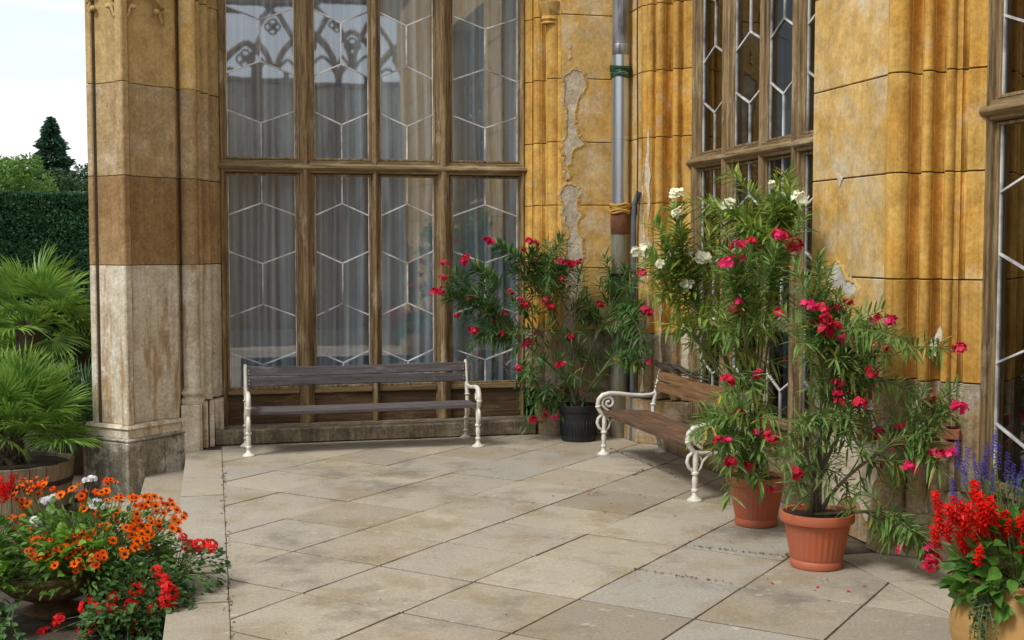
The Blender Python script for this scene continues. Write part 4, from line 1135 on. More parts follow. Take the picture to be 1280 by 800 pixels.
LF_W = [(2.98,7.42,2.09),(3.07,7.43,2.02),(3.26,7.73,2.09),(3.38,7.47,2.06),(3.48,7.45,1.95),(3.24,7.23,1.95),(3.63,7.37,2.28),(3.59,7.46,2.25),(3.43,7.2,2.09),(3.65,7.45,2.12),(3.6,7.47,1.99),(2.77,7.36,1.79),(2.95,7.6,1.68),(2.8,7.56,1.65),(3.11,7.59,1.61),(3.15,7.41,1.57),(3.15,7.58,1.46),(3.3,7.57,1.53),(2.98,7.27,1.37),(2.9,7.3,1.31),(3.05,7.58,1.2),(3.23,7.67,1.08),(3.18,7.33,1.25),(3.31,7.4,1.21),(3.41,7.45,1.31),(3.42,7.31,1.25),(3.33,7.37,1.61),(3.42,7.33,1.65),(3.51,7.34,1.72),(3.22,7.53,1.83),(3.24,7.35,1.36),(3.47,7.34,1.47),(3.45,7.55,1.46),(3.07,7.28,1.9),(3.56,7.4,1.24),(3.33,7.53,1.09),(3.12,7.37,1.2),(2.97,7.38,1.5),(3.46,7.58,1.77)]
FL_P = [(3.1,6.98,1.8),(3.04,6.97,1.7),(3.14,7.05,1.72),(3.26,7.13,1.82),(3.32,6.88,1.87),(3.39,6.95,1.85),(3.46,6.93,1.8),(3.48,7.13,1.78),(3.14,7.03,1.46),(3.19,7.19,1.4),(3.34,6.87,1.39),(3.05,6.99,0.98),(3.29,7.06,1.0),(3.38,7.11,0.68),(3.26,6.96,0.65),(2.97,6.94,0.62),(3.01,6.88,0.63),(3.14,7.03,0.76),(3.05,6.9,0.49),(3.25,7.1,0.43),(3.37,7.07,0.29),(3.28,6.84,0.64)]
LF_P = [(2.85,6.99,0.7),(2.98,7.17,0.6),(2.96,7.12,0.8),(3.04,7.17,0.85),(3.0,6.99,0.78),(3.08,6.89,0.86),(3.17,6.92,0.7),(3.2,7.11,0.55),(3.01,6.94,0.53),(3.24,6.91,0.53),(3.32,6.92,0.47),(3.19,6.96,0.61),(3.09,6.99,0.68),(3.38,7.13,0.79),(3.18,6.87,0.93),(3.29,6.78,0.77),(3.48,7.1,0.54),(3.03,7.19,0.54),(2.94,7.26,0.62),(3.26,6.94,0.37),(3.24,7.16,0.47),(3.12,7.19,0.66)]
FL_R = [(3.18,6.19,1.47),(3.36,6.41,1.45),(3.35,6.45,1.31),(3.39,6.36,1.33),(3.45,6.26,1.27),(3.11,6.18,0.55),(3.35,6.18,1.0),(3.18,6.19,1.48),(3.21,6.1,1.46),(3.41,6.32,1.45),(3.22,6.21,1.37),(3.35,6.44,1.3),(3.24,6.08,1.34),(3.55,6.44,1.27),(3.52,6.34,1.23),(3.57,6.46,1.47),(3.73,6.4,1.39),(3.75,6.32,1.37),(3.61,6.25,1.24),(3.45,6.0,1.12),(3.61,6.32,0.95),(3.42,6.07,0.94),(3.34,6.16,0.99),(3.65,6.26,0.74),(3.73,6.17,0.78),(3.68,6.12,0.71),(3.74,5.89,0.95),(3.72,5.58,0.97),(3.75,5.99,0.66),(3.72,5.81,0.7),(3.74,5.76,0.7),(3.72,5.6,1.27),(3.68,6.3,0.55),(3.68,6.05,0.13),(3.75,5.89,0.17),(3.71,5.78,0.1)]
LF_R = [(3.43,6.45,1.69),(3.22,6.17,1.75),(3.41,6.43,1.54),(3.36,6.51,1.56),(3.48,6.42,1.53),(3.37,6.44,1.2),(3.26,6.04,1.21),(3.32,6.34,1.1),(3.53,6.41,1.14),(3.39,6.03,1.18),(3.5,6.12,1.18),(3.44,6.13,1.07),(3.43,6.26,1.03),(3.33,6.23,0.97),(3.52,6.2,0.91),(3.66,6.32,0.85),(3.34,6.0,0.88),(3.27,6.05,0.86),(3.2,6.1,0.9),(3.34,6.06,0.78),(3.42,6.01,0.73),(3.75,6.26,0.86),(3.75,6.06,0.92),(3.72,5.75,1.14),(3.72,5.6,1.09),(3.72,5.79,1.06),(3.73,5.92,0.87),(3.71,5.73,0.87),(3.73,5.66,0.84),(3.74,5.98,0.74),(3.62,6.13,1.07),(3.24,6.11,0.71),(3.2,6.21,1.01),(3.13,6.11,0.84),(3.39,6.26,0.65),(3.34,6.4,1.37),(3.34,6.23,1.38),(3.11,6.12,1.21),(3.09,6.15,0.79),(3.21,6.21,0.68),(3.36,6.3,0.76),(3.52,6.33,0.46),(3.48,6.13,0.4),(3.68,6.3,0.39),(3.59,6.23,0.3),(3.61,6.12,0.26),(3.67,6.08,0.36),(3.71,6.15,0.53),(3.75,6.09,0.46),(3.73,5.95,0.4),(3.75,5.87,0.46),(3.72,6.04,0.25),(3.71,5.99,0.11),(3.71,5.86,0.29),(3.51,6.29,0.4),(3.27,6.03,0.46),(3.11,6.25,0.49),(3.1,6.25,0.43),(3.28,6.45,0.56),(3.47,6.43,0.55),(3.66,6.08,0.2),(3.66,6.36,0.48)]

FLK = ['red', 'red', 'pink']
oleander('dark green oleander with small crimson flowers in the black pot, between the benches', (PTB[0], PTB[1], .30), FL_A+[(x+random.uniform(-.05, .05), y, z+random.uniform(-.06, .06)) for x, y, z in FL_A[::3]], LF_A, FLK, M['leaf_a'], 21, .14, .018, 1.2, trunkr=.011, extra=.7, low=.55)
oleander('tall yellowish-green oleander with cream white flowers in front of the side window', (PT2[0]+.03, PT2[1]+.03, .30), FL_W, LF_W, ['white'], M['leaf_w'], 22, .135, .020, 1.5, low=.5, trunkr=.013, extra=.8)
oleander('low oleander with deep pink flowers leaning out over the second terracotta pot', (PT2[0]-.06, PT2[1]-.05, .30), FL_P, LF_P, ['pink', 'red'], M['leaf_r'], 23, .13, .019, 1.25, low=.45, trunkr=.011, extra=.3)
oleander('large bushy oleander with red and pink flowers in the nearest terracotta pot', (PT3[0], PT3[1], .29), FL_R+[(x+random.uniform(-.07, .07), y-.03, z+random.uniform(-.07, .07)) for x, y, z in FL_R[::2]], [p for k, p in enumerate(LF_R) if p[0] < 3.58 or k % 3 == 0], ['pink', 'red'], M['leaf_r'], 24, .12, .0155, 1.1, low=.55, trunkr=.014, extra=.5)

# ================================================================ BEDDING PLANTS
def cluster_ball(name, mat, n, rad, fr, seed, flat=.7):
    random.seed(seed); mb = MB()
    for i in range(n):
        c = rvec()*rad; c.z = abs(c.z)*flat
        nrm = (c+Vector((0, 0, rad*.2))).normalized(); u = nrm.orthogonal().normalized(); v = nrm.cross(u)
        a0 = random.random()*6
        for j in range(5):
            a = a0+2*PI*j/5; r = fr*random.uniform(.8, 1.2)
            d = u*math.cos(a)+v*math.sin(a); s = nrm.cross(d)
            mb.add([c, c+d*r*.7+s*r*.42+nrm*r*.2, c+d*r+nrm*r*random.uniform(-.1, .4), c+d*r*.7-s*r*.42+nrm*r*.2], [(0, 1, 2, 3)])
    return mb.mesh(name, mat, False, fix=False)
GER = [cluster_ball('flower_head', M['pet_geranium'], 34, .038, .016, 30+i, 1.0) for i in range(3)]
SNOW = [cluster_ball('flower_head', M['pet_snow'], 30, .042, .018, 40+i) for i in range(2)]
def zinnia_mesh(seed, pm='pet_orange'):
    random.seed(seed); mb = MB(); cup = random.uniform(-.010, .014)
    for j in range(11):
        a = 2*PI*j/11+random.uniform(-.1, .1); r = .034*random.uniform(.88, 1.1); d = Vector((math.cos(a), math.sin(a), 0)); s = Vector((-d.y, d.x, 0))
        z = cup+random.uniform(-.007, .006)
        if random.random() < .06: continue
        mb.add([d*.006+s*.003, d*r*.7+s*.0075+Vector((0, 0, .003)), d*r+Vector((0, 0, z)), d*r*.7-s*.0075+Vector((0, 0, .003)), d*.006-s*.003], [(0, 1, 2, 3, 4)], 0)
    mb.lathe((0, 0, 0), [(.010, -.002), (.0105, .004), (.008, .009), (.003, .012)], 8, 1)
    return mb.mesh('flower_head', [M[pm], M['flower_eye']], False, fix=False)
ZIN = [zinnia_mesh(i) for i in range(6)]+[zinnia_mesh(17+i, 'pet_rust') for i in range(3)]
def spike_mesh(name, mat, h, r, n, fl, seed):
    random.seed(seed); mb = MB()
    for i in range(n):
        t = i/n; a = i*2.4; rr = r*(1-.6*t)*random.uniform(.6, 1.1)
        c = Vector((math.cos(a)*rr, math.sin(a)*rr, h*t)); d = (Vector((math.cos(a), math.sin(a), -.25+random.uniform(-.3, .4)))).normalized(); s = Vector((-d.y, d.x, 0)).normalized(); nn = d.cross(s)
        f = fl*random.uniform(.7, 1.2)
        b0 = Vector((0, 0, h*t))
        mb.add([b0, c+s*f*.3, c+d*f, c-s*f*.3, c+nn*f*.3, c-nn*f*.35+d*f*.5], [(0, 1, 2), (0, 2, 3), (0, 4, 2), (1, 5, 3, 2)])
    return mb.mesh(name, mat, False, fix=False)
SAL = [spike_mesh('flower_spike', M['pet_salvia'], .12, .012, 34, .026, 60+i) for i in range(3)]
BLU = [spike_mesh('flower_spike', M['pet_blue'], .14, .009, 36, .014, 70+i) for i in range(3)]

def broad_leaf(mb, p, d, n, ln, wd, droop=.25, teeth=False):
    d = d.normalized(); s = d.cross(n)
    if s.length < 1e-4: s = d.orthogonal()
    s.normalize(); n = s.cross(d).normalized()
    g = Vector((0, 0, -droop*ln))
    pts = [p]; prof = [(.12, .30), (.35, .5), (.62, .40), (.85, .18)]
    Ls = [p+d*ln*t+s*wd*w_+n*wd*.12+g*t*t for t, w_ in prof]; Rs = [p+d*ln*t-s*wd*w_+n*wd*.12+g*t*t for t, w_ in prof]
    Cs = [p+d*ln*t+g*t*t for t, _ in prof]; tip = p+d*ln+g
    vs = [p]+Ls+Rs+Cs+[tip]
    fs = [(0, 9, 1), (0, 5, 9)]
    for i in range(3):
        fs.append((1+i, 9+i, 10+i, 2+i)); fs.append((9+i, 5+i, 6+i, 10+i))
    fs += [(4, 12, 13), (12, 8, 13)]
    mb.add(vs, fs)

def mound(label, cat, center, rad, hgt, nleaf, lmat, ln, wd, seed, parts=(), name='bedding_plant', vis=None, low=0, ls=None, group=None):
    """a mound of foliage on short stalks; parts: (mesh list, positions, part scale, facing)"""
    random.seed(seed)
    c = Vector(center)
    t = empty(name, center, 0, label, cat, group)
    lf = MB(); st = MB()
    for i in range(nleaf):
        a = random.random()*2*PI; e = math.asin(random.uniform(low, 1)) if low >= 0 else math.asin(random.uniform(low, 1))
        rr = random.uniform(.55, 1.0)**.5
        o = Vector((math.cos(a)*math.cos(e)*rad[0], math.sin(a)*math.cos(e)*rad[1], math.sin(e)*hgt))*rr
        wob = 1+.22*noise.noise(o*7+Vector((seed, 0, 0)))
        o *= wob
        if o.z + c.z < -.44: continue
        d = (Vector((o.x, o.y, o.z*.5+.03)).normalized()+rvec()*.55).normalized()
        broad_leaf(lf, o, d, (o.normalized()+Vector((0, 0, .8))+rvec()*.5), ln*random.uniform(.6, 1.15), wd*random.uniform(.7, 1.15), random.uniform(.05, .4))
        if i % 6 == 0: st.tube(bez((o.x*.15, o.y*.15, -.02), (o.x*.5, o.y*.5, o.z*.7), o, 4), .0025, 4)
    prop(lf.build('foliage', lmat, t, fix=False), kind='stuff')
    if st.v: prop(st.build('stalks', M['stem_green'], t, fix=False), kind='stuff')
    st2 = MB()
    for (ms, pos, s0, tilt) in parts:
        for p in pos:
            p = Vector(p)-c
            o = link(ms[0].name.split('.')[0], random.choice(ms), t)
            o.location = p
            out = (Vector((p.x, p.y, 0))+Vector((random.uniform(-.1, .1), random.uniform(-.1, .1), 0)))
            dr = (out*tilt/max(rad[0], .05)+Vector((0, 0, 1))+Vector((-.1*tilt, -.95*tilt, 0))+rvec()*.15*min(1, tilt+.3)).normalized()
            o.rotation_euler = dr.to_track_quat('Z', 'Y').to_euler()
            s = s0*random.uniform(.65, 1.25); o.scale = (s, s, s)
            st2.tube(bez((p.x*.4, p.y*.4, p.z*.2), (p.x*.8, p.y*.8, p.z*.6), p, 5), .0022, 4)
    if st2.v: prop(st2.build('flower_stalks', M['stem_green'], t, fix=False), kind='stuff')
    return t

# ---- stone ledge, bowl and its planting, bottom left
MB().box((-1.75, 6.25, -.5), (-.268, 7.40, -.12)).build('stone_ledge', M['dark_ledge'], None, bevel=.012)
prop(bpy.data.objects['stone_ledge'], 'dark stained stone ledge carrying the flower bowl at the left edge of the terrace', 'ledge')
BW = (-.84, 6.80, -.118)
bw = empty('flower_bowl', BW, 0, 'wide shallow brown clay bowl on a foot, overflowing with orange and red flowers', 'flower bowl')
MB().lathe((0, 0, 0), [(.15, 0), (.16, .02), (.12, .035), (.08, .05), (.08, .07), (.14, .085), (.22, .12), (.27, .165), (.285, .205), (.295, .215), (.295, .235), (.28, .24), (.26, .22), (.24, .18)], 56, cap=False).build('bowl_wall', M['bowl'], bw, smooth=True)
soil_disc(bw, .255, .20)
P_ZIN = [(-1.01,7.13,0.52),(-0.93,7.04,0.51),(-0.97,7.04,0.49),(-1.03,6.97,0.47),(-1.03,6.85,0.38),(-0.97,6.82,0.38),(-0.98,6.76,0.34),(-0.99,6.98,0.44),(-0.96,6.93,0.43),(-0.96,7.03,0.47),(-0.9,7.03,0.49),(-0.79,6.91,0.47),(-0.74,6.98,0.49),(-0.68,6.86,0.47),(-0.66,6.77,0.42),(-0.59,6.78,0.39),(-0.58,6.88,0.48),(-0.55,6.81,0.45),(-0.48,6.84,0.47),(-0.57,7.02,0.51),(-0.54,6.98,0.53),(-0.5,6.81,0.46),(-0.52,6.74,0.38),(-0.4,6.74,0.43),(-0.37,6.78,0.42),(-0.3,6.78,0.43),(-0.26,6.71,0.39),(-0.28,6.65,0.36),(-0.33,6.59,0.35),(-0.4,6.71,0.38),(-0.38,6.6,0.38),(-0.44,6.63,0.34),(-0.41,6.55,0.32),(-0.5,6.53,0.3),(-0.56,6.38,0.26),(-0.57,6.37,0.22),(-0.61,6.64,0.32),(-0.65,6.57,0.33),(-0.62,6.52,0.3),(-0.63,6.46,0.26),(-0.69,6.54,0.27),(-0.74,6.49,0.28),(-0.8,6.57,0.31),(-0.73,6.58,0.32),(-0.88,6.62,0.3),(-0.81,6.51,0.25),(-0.85,6.47,0.25),(-0.91,6.53,0.27),(-0.7,6.45,0.26),(-0.67,6.37,0.23),(-0.65,6.4,0.24),(-0.76,6.36,0.23),(-0.38,6.48,0.3),(-0.39,6.47,0.27),(-0.33,6.48,0.31),(-0.45,6.45,0.27),(-0.36,6.51,0.33),(-0.21,6.56,0.34),(-0.18,6.59,0.36),(-0.2,6.63,0.37),(-0.19,6.68,0.41),(-0.24,6.73,0.43),(-0.3,6.75,0.42),(-0.36,6.86,0.45),(-0.4,6.8,0.46),(-0.22,6.73,0.45),(-0.99,7.1,0.51),(-1.02,7.1,0.49),(-0.94,7.02,0.49),(-1.01,6.95,0.45),(-0.89,7.06,0.5),(-0.68,6.45,0.27),(-0.71,6.48,0.28),(-0.67,6.5,0.29),(-0.59,6.4,0.24),(-0.32,6.63,0.38),(-0.42,6.56,0.34),(-0.26,6.76,0.43)]
P_SNOW = [(-0.66,7.08,0.53),(-0.68,7.03,0.53),(-0.87,6.95,0.45),(-0.84,6.95,0.46),(-0.89,6.96,0.44),(-0.91,6.77,0.36),(-0.92,6.77,0.38),(-0.59,6.79,0.43),(-0.62,6.8,0.44)]
P_GER = [(-0.29,6.31,0.19),(-0.26,6.29,0.15),(-0.24,6.26,0.12),(-0.23,6.28,0.08),(-0.25,6.28,0.04),(-0.25,6.32,0.0),(-0.5,6.32,0.07),(-0.39,6.38,0.08),(-0.62,6.38,0.01),(-0.54,6.37,-0.01),(-0.51,6.35,0.0),(-0.45,6.37,-0.02),(-0.43,6.37,-0.01),(-0.38,6.33,-0.04),(-0.41,6.32,-0.07),(-0.4,6.35,-0.11),(-0.35,6.34,-0.13),(-0.63,6.37,-0.1),(-0.84,6.45,-0.14),(-0.77,6.46,-0.07),(-0.31,6.3,-0.01),(-0.57,6.34,-0.01),(-0.41,6.31,0.03)]
P_GER2 = [(-0.05,6.64,0.24),(-0.09,6.64,0.23),(-0.14,6.68,0.22),(-0.03,6.64,0.22),(-0.17,6.63,0.28)]
P_SAL_L = [(-1.04,6.85,0.54),(-1.08,6.86,0.51),(-1.06,6.85,0.48),(-1.04,6.9,0.55),(-1.1,6.92,0.45),(-1.08,6.93,0.52),(-1.09,6.86,0.5),(-1.05,6.92,0.5),(-1.12,6.88,0.5),(-1.13,6.89,0.53)]
P_SAL_R = [(2.84,4.37,0.79),(2.81,4.24,0.78),(2.75,4.25,0.71),(2.86,4.38,0.69),(2.83,4.28,0.73),(2.86,4.29,0.81),(2.91,4.32,0.78),(2.97,4.33,0.82),(2.88,4.21,0.77),(2.95,4.26,0.79),(2.98,4.27,0.71),(3.01,4.27,0.75),(2.88,4.25,0.72),(2.96,4.3,0.68),(3.09,4.35,0.71),(3.06,4.24,0.72),(2.91,4.3,0.63),(2.91,4.22,0.61),(3.1,4.21,0.74),(3.14,4.28,0.68),(3.08,4.17,0.65),(3.14,4.32,0.69),(3.1,4.33,0.68),(2.83,4.24,0.77),(2.97,4.38,0.72),(2.97,4.26,0.76),(3.0,4.33,0.71),(2.85,4.37,0.74),(2.82,4.28,0.69),(2.82,4.35,0.65),(3.18,4.26,0.7),(3.22,4.28,0.65),(3.14,4.2,0.75),(2.92,4.35,0.67),(3.06,4.35,0.67)]
P_BLU = [(3.07,4.59,0.93),(3.07,4.56,0.88),(3.0,4.51,0.81),(3.08,4.56,0.92),(3.1,4.53,0.94),(3.18,4.57,0.97),(3.18,4.56,0.88),(3.2,4.55,0.98),(3.17,4.49,1.03),(3.15,4.56,0.86),(3.2,4.55,0.84),(3.24,4.46,0.87),(3.35,4.56,0.89),(3.1,4.58,0.85),(2.99,4.51,0.82),(3.29,4.57,0.87),(3.25,4.45,0.83),(3.1,4.52,0.88),(3.23,4.56,0.93),(3.34,4.51,0.95),(3.37,4.49,0.88),(3.17,4.56,0.92),(3.32,4.49,0.83)]
B6 = Vector((BW[0], BW[1], BW[2]))
mound('mass of orange dark-eyed zinnias filling the clay bowl', 'zinnias', (-.66, 6.70, .08), (.50, .36, 0), .40, 1700, M['bed_leaf'], .055, .020, 101, [(ZIN, [(x-.01, y-.05, z+.02) for x, y, z in P_ZIN]+[(x+random.uniform(-.05, .05), y+random.uniform(-.05, .05), z+random.uniform(-.03, .05)) for x, y, z in P_ZIN[::2]*2+P_ZIN[1::3]], .78, .9)], 'zinnia', low=.0)
mound('lime green soft-leaved plant in the middle of the flower bowl', 'foliage plant', (-.70, 6.50, .19), (.18, .16, 0), .19, 150, M['lime_leaf'], .06, .055, 102, (), 'foliage_plant', low=0)
mound('broad lime green leaves hanging at the left side of the flower bowl', 'foliage plant', (-1.16, 6.50, .12), (.15, .14, 0), .24, 110, M['lime_leaf'], .10, .07, 103, (), 'foliage_plant', low=-.1)
mound('white geraniums standing above the orange zinnias in the bowl', 'geranium', (-.78, 6.75, .15), (.28, .2, 0), .30, 90, M['bed_leaf'], .05, .05, 104, [(SNOW, P_SNOW, .9, .2)], 'white_geranium', low=.2)
mound('ivy-leaved plant with scarlet geranium heads spilling from the bowl onto the ledge', 'geranium', (-.38, 6.42, -.02), (.27, .24, 0), .26, 1300, M['ivy_leaf'], .042, .036, 105, [(GER, P_GER, 1.0, .9)], 'scarlet_geranium', low=-.9)
mound('dark red geranium sprig leaning out over the edging stones, right of the bowl', 'geranium', (-.22, 6.66, .10), (.26, .20, 0), .16, 420, M['ivy_leaf'], .036, .024, 106, [(GER, P_GER2, .8, .6)], 'scarlet_geranium', low=-.6)
mound('ivy trailing down from the left side of the bowl over the ledge', 'ivy', (-1.22, 6.42, -.10), (.2, .20, 0), .2, 380, M['ivy_leaf'], .042, .034, 107, (), 'ivy', low=-.95)
mound('red salvia spikes at the left edge, beside the zinnias', 'salvia', (-1.12, 6.68, .15), (.18, .16, 0), .3, 160, M['salvia_leaf'], .07, .045, 108, [(SAL, P_SAL_L[::2], .8, .15)], 'red_salvia', low=0)
# trailing sprays
random.seed(77)
def sprays(parent_label, cat, name, runs, mat, ln, wd, n_, seed):
    random.seed(seed)
    base = runs[0][0]
    t = empty(name, base, 0, parent_label, cat); b0 = Vector(base)
    lf = MB(); st_ = MB()
    for (a, c, e) in runs:
        pth = bez(a, c, e, 12)
        st_.tube([p-b0 for p in pth], .0022, 4)
        for k in range(n_):
            i = random.random()*11.9; p = pth[int(i)].lerp(pth[int(i)+1], i % 1)-b0
            d = rvec(); d.z = d.z*.5+.1
            broad_leaf(lf, p, d, Vector((0, -.3, 1))+rvec()*.4, ln*random.uniform(.6, 1.2), wd*random.uniform(.7, 1.2), .2)
    st_.build('stems', M['stem_green'], t, fix=False); lf.build('foliage', mat, t, fix=False)
    return t
rr = []
for k in range(16):
    x = random.choice((-1.2, -1.1, -1.0, -.55, -.6))+random.uniform(-.07, .07)
    rr.append(((x, 6.45, .06), (x+random.uniform(-.1, .1), 6.20, .02), (x+random.uniform(-.12, .12), 6.16+random.uniform(-.04, .06), random.uniform(-.34, -.1))))
for k in range(8):
    x = random.uniform(-.5, -.2)
    rr.append(((x, 6.4, .1), (x+.1, 6.25, .0), (x+random.uniform(0, .2), 6.18, random.uniform(-.2, .0))))
sprays('thin ivy shoots hanging down in front of the bowl and the dark ledge', 'ivy', 'ivy', rr, M['ivy_leaf'], .04, .032, 22, 78)
# ---- yellow pot, bottom right
mound('red salvia with bright green toothed leaves in the yellow clay pot', 'salvia', (3.17, 4.32, .47), (.27, .20, 0), .26, 420, M['salvia_leaf'], .085, .055, 111, [(SAL, [(x, y, z-.05) for x, y, z in P_SAL_R], .85, .35)], 'red_salvia', low=-.45)
mound('violet blue salvia spikes rising behind the red ones in the yellow pot', 'salvia', (3.28, 4.50, .50), (.26, .2, 0), .34, 520, M['grey_leaf'], .055, .014, 112, [(BLU, [(x, y, z-.07) for x, y, z in P_BLU], .8, .1)], 'blue_salvia', low=0)
rr = []
for k in range(14):
    rr.append(((3.05+random.uniform(-.1, .05), 4.25+random.uniform(-.06, .05), .46), (2.92, 4.22, .48), (2.905+random.uniform(-.06, .04), 4.18+random.uniform(-.08, .06), random.uniform(.14, .38))))
sprays('small-leaved trailing plant hanging over the left side of the yellow pot', 'trailing plant', 'trailing_plant', rr, M['grey_leaf'], .018, .012, 60, 79)

random.seed(12)
pm_ = MB()
for k in range(46):
    cx, cy, r = random.choice(((3.1, 7.1, .5), (3.1, 10.7, .5), (3.2, 6.0, .45), (2.8, 8.5, .9), (2.9, 10.9, .6)))
    x, y = min(3.5, cx+random.gauss(0, r*.5)), cy+random.gauss(0, r*.5); a = random.random()*6
    pm_.add([(x+.012*math.cos(a+t), y+.009*math.sin(a+t), .004+.002*q) for q, t in enumerate((0, 1.6, 3.1, 4.7))], [(0, 1, 2, 3)])
o = pm_.build('fallen_petals', M['pet_red'], None, fix=False); prop(o, 'scattered crimson petals and crumbs fallen from the oleanders onto the paving', 'petals', kind='stuff')


# ================================================================ GARDEN BEHIND, LEFT
def frond_mesh(name, mat, seed, rad=.42, pet=.42, nseg=30, span=200):
    random.seed(seed); mb = MB()
    mb.tube([(0, 0, 0), (pet*.5, 0, .02), (pet, 0, 0)], [.010, .007, .005], 5)
    for i in range(nseg):
        a = R(-span/2+span*i/(nseg-1)); r = rad*(1-.22*abs(a)/R(span/2))*random.uniform(.9, 1.08)
        d = Vector((math.cos(a), math.sin(a), random.uniform(-.05, .12)+.10)).normalized(); s = Vector((-d.y, d.x, 0)).normalized()
        w0 = .008; w1 = rad*.027
        b = Vector((pet, 0, 0))
        dr = Vector((0, 0, -1))*r*random.uniform(.12, .35)
        p = [b, b+d*r*.4+s*w1, b+d*r*.75+s*w1*.7+dr*.4, b+d*r+dr, b+d*r*.75-s*w1*.7+dr*.4, b+d*r*.4-s*w1]
        c1 = b+d*r*.4-Vector((0, 0, w1*.8)); c2 = b+d*r*.75-Vector((0, 0, w1*.6))+dr*.4
        mb.add(p+[c1, c2], [(0, 6, 1), (0, 5, 6), (1, 6, 7, 2), (6, 5, 4, 7), (2, 7, 3), (7, 4, 3)])
    return mb.mesh(name, mat, False, fix=False)
FR1 = [frond_mesh('frond', M['palm_leaf'], 80+i, .37, .34, 30) for i in range(3)]
FR2 = [frond_mesh('frond', M['palm_dark'], 90+i, .38, .32, 22) for i in range(3)]
def fan_palm(label, base, th, tr, fr, nf, scale, seed, lowel=30, group='fan palms in the garden'):
    random.seed(seed)
    t = empty('fan_palm', base, 0, label, 'palm', group)
    mb = MB()
    mb.lathe((0, 0, 0), [(tr*.9, -.02), (tr*.8, th*.3), (tr, th*.7), (tr*1.1, th), (tr*.6, th+.06)], 14)
    for k in range(int(30+120*th)):     # fibres and old leaf bases
        a = random.random()*6.3; z = random.uniform(0, th+.04); r = tr*1.0
        d = Vector((math.cos(a), math.sin(a), 1.2)).normalized(); s = Vector((-math.sin(a), math.cos(a), 0))
        p = Vector((math.cos(a)*r*.8, math.sin(a)*r*.8, z)); l = random.uniform(.04, .09)
        mb.add([p-s*.018, p+s*.018, p+d*l+s*.008, p+d*l-s*.008, p+d*l*.5+Vector((math.cos(a), math.sin(a), 0))*.02], [(0, 1, 4), (1, 2, 4), (2, 3, 4), (3, 0, 4)])
    mb.build('trunk', M['palm_trunk'], t, fix=False)
    for k in range(nf):
        f = (k+.5)/nf
        a = k*2.39996+random.uniform(-.2, .2)
        el = R(80)*(1-f)**.8-R(lowel)*f+random.uniform(-.12, .12)
        o = link('frond', random.choice(fr), t)
        o.location = (math.cos(a)*tr*.4, math.sin(a)*tr*.4, th)
        s = scale*random.uniform(.85, 1.15); o.scale = (s, s, s)
        o.rotation_euler = (random.uniform(-.7, .7), -el, a)
    return t
def tub(loc, Rb, H, label):
    t = empty('wooden_tub', loc, 0, label, 'tub')
    n = 22
    for i in range(n):
        a0 = 2*PI*i/n+.006; a1 = 2*PI*(i+1)/n-.006
        pr = []
        for a in (a0, (a0+a1)/2, a1): pr.append((Rb*math.cos(a), Rb*math.sin(a)))
        for a in (a1, a0): pr.append(((Rb-.03)*math.cos(a), (Rb-.03)*math.sin(a)))
        low_ = [(x*.9, y*.9) for x, y in pr]
        MB().prism(low_, 0, H+random.uniform(-.004, .004), top=pr).build('stave', M['tub_wood'], t, bevel=.003)
    for z in (.62, .12):
        rr = Rb*(.9+.1*z)
        MB().lathe((0, 0, 0), [(rr+.001, H*z), (rr+.006, H*z), (rr+.010, H*z+.045), (rr+.003, H*z+.045)], 44, cap=False).build('hoop', M['hoop'], t, smooth=True)
    soil_disc(t, Rb-.035, H-.04)
    return t
tub((-1.66, 10.95, -.45), .50, .47, 'round weathered wooden tub with an iron hoop holding the near palm, at the left edge')
fan_palm('low bushy fan palm with bright drooping fronds in the wooden tub', (-1.66, 10.95, -.02), .22, .09, FR1, 40, 1.08, 7, 2)
fan_palm('fan palm with a short fibrous trunk and a spreading crown, behind the tub', (-1.90, 13.85, -.45), 1.42, .12, FR1, 34, 1.2, 8)
fan_palm('dark fan palm close behind the left side of the buttress', (-1.42, 14.6, -.45), 1.2, .10, FR2, 40, 1.05, 9)
fan_palm('dark low fan palm between the tub and the buttress', (-1.30, 13.0, -.45), .45, .10, FR2, 36, .95, 12)
fan_palm('bright fan palm far back, seen over the tub palm towards the hedge', (-2.6, 15.8, -.45), .9, .10, FR1, 36, 1.0, 10)
fan_palm('bright fan palm far back beside the buttress, under the hedge', (-1.55, 17.0, -.45), .85, .10, FR1, 36, 1.05, 11)
dt = empty('flower_pot', (-1.30, 13.0, -.45), 0, 'dark round tub on the bare ground behind the wooden tub', 'flower pot')
MB().lathe((0, 0, 0), [(.20, 0), (.22, .02), (.27, .32), (.285, .33), (.285, .38), (.27, .38), (.25, .3)], 32, cap=False).build('pot_wall', M['palm_trunk'], dt, smooth=True)
soil_disc(dt, .25, .34)
gp = empty('ground_grate', (-1.22, 11.55, -.45), R(10), 'small stone slab with an iron grate lying on the bare ground beside the tub', 'grate')
MB().box((.0, -.12, 0), (.22, .22, .05)).build('slab', M['step_stone'], gp, bevel=.006)
g_ = MB()
for k in range(9): g_.box((-.20, -.12+k*.038, .0), (.0, -.10+k*.038, .035))
g_.build('grate_bars', M['zinc_old'], gp)

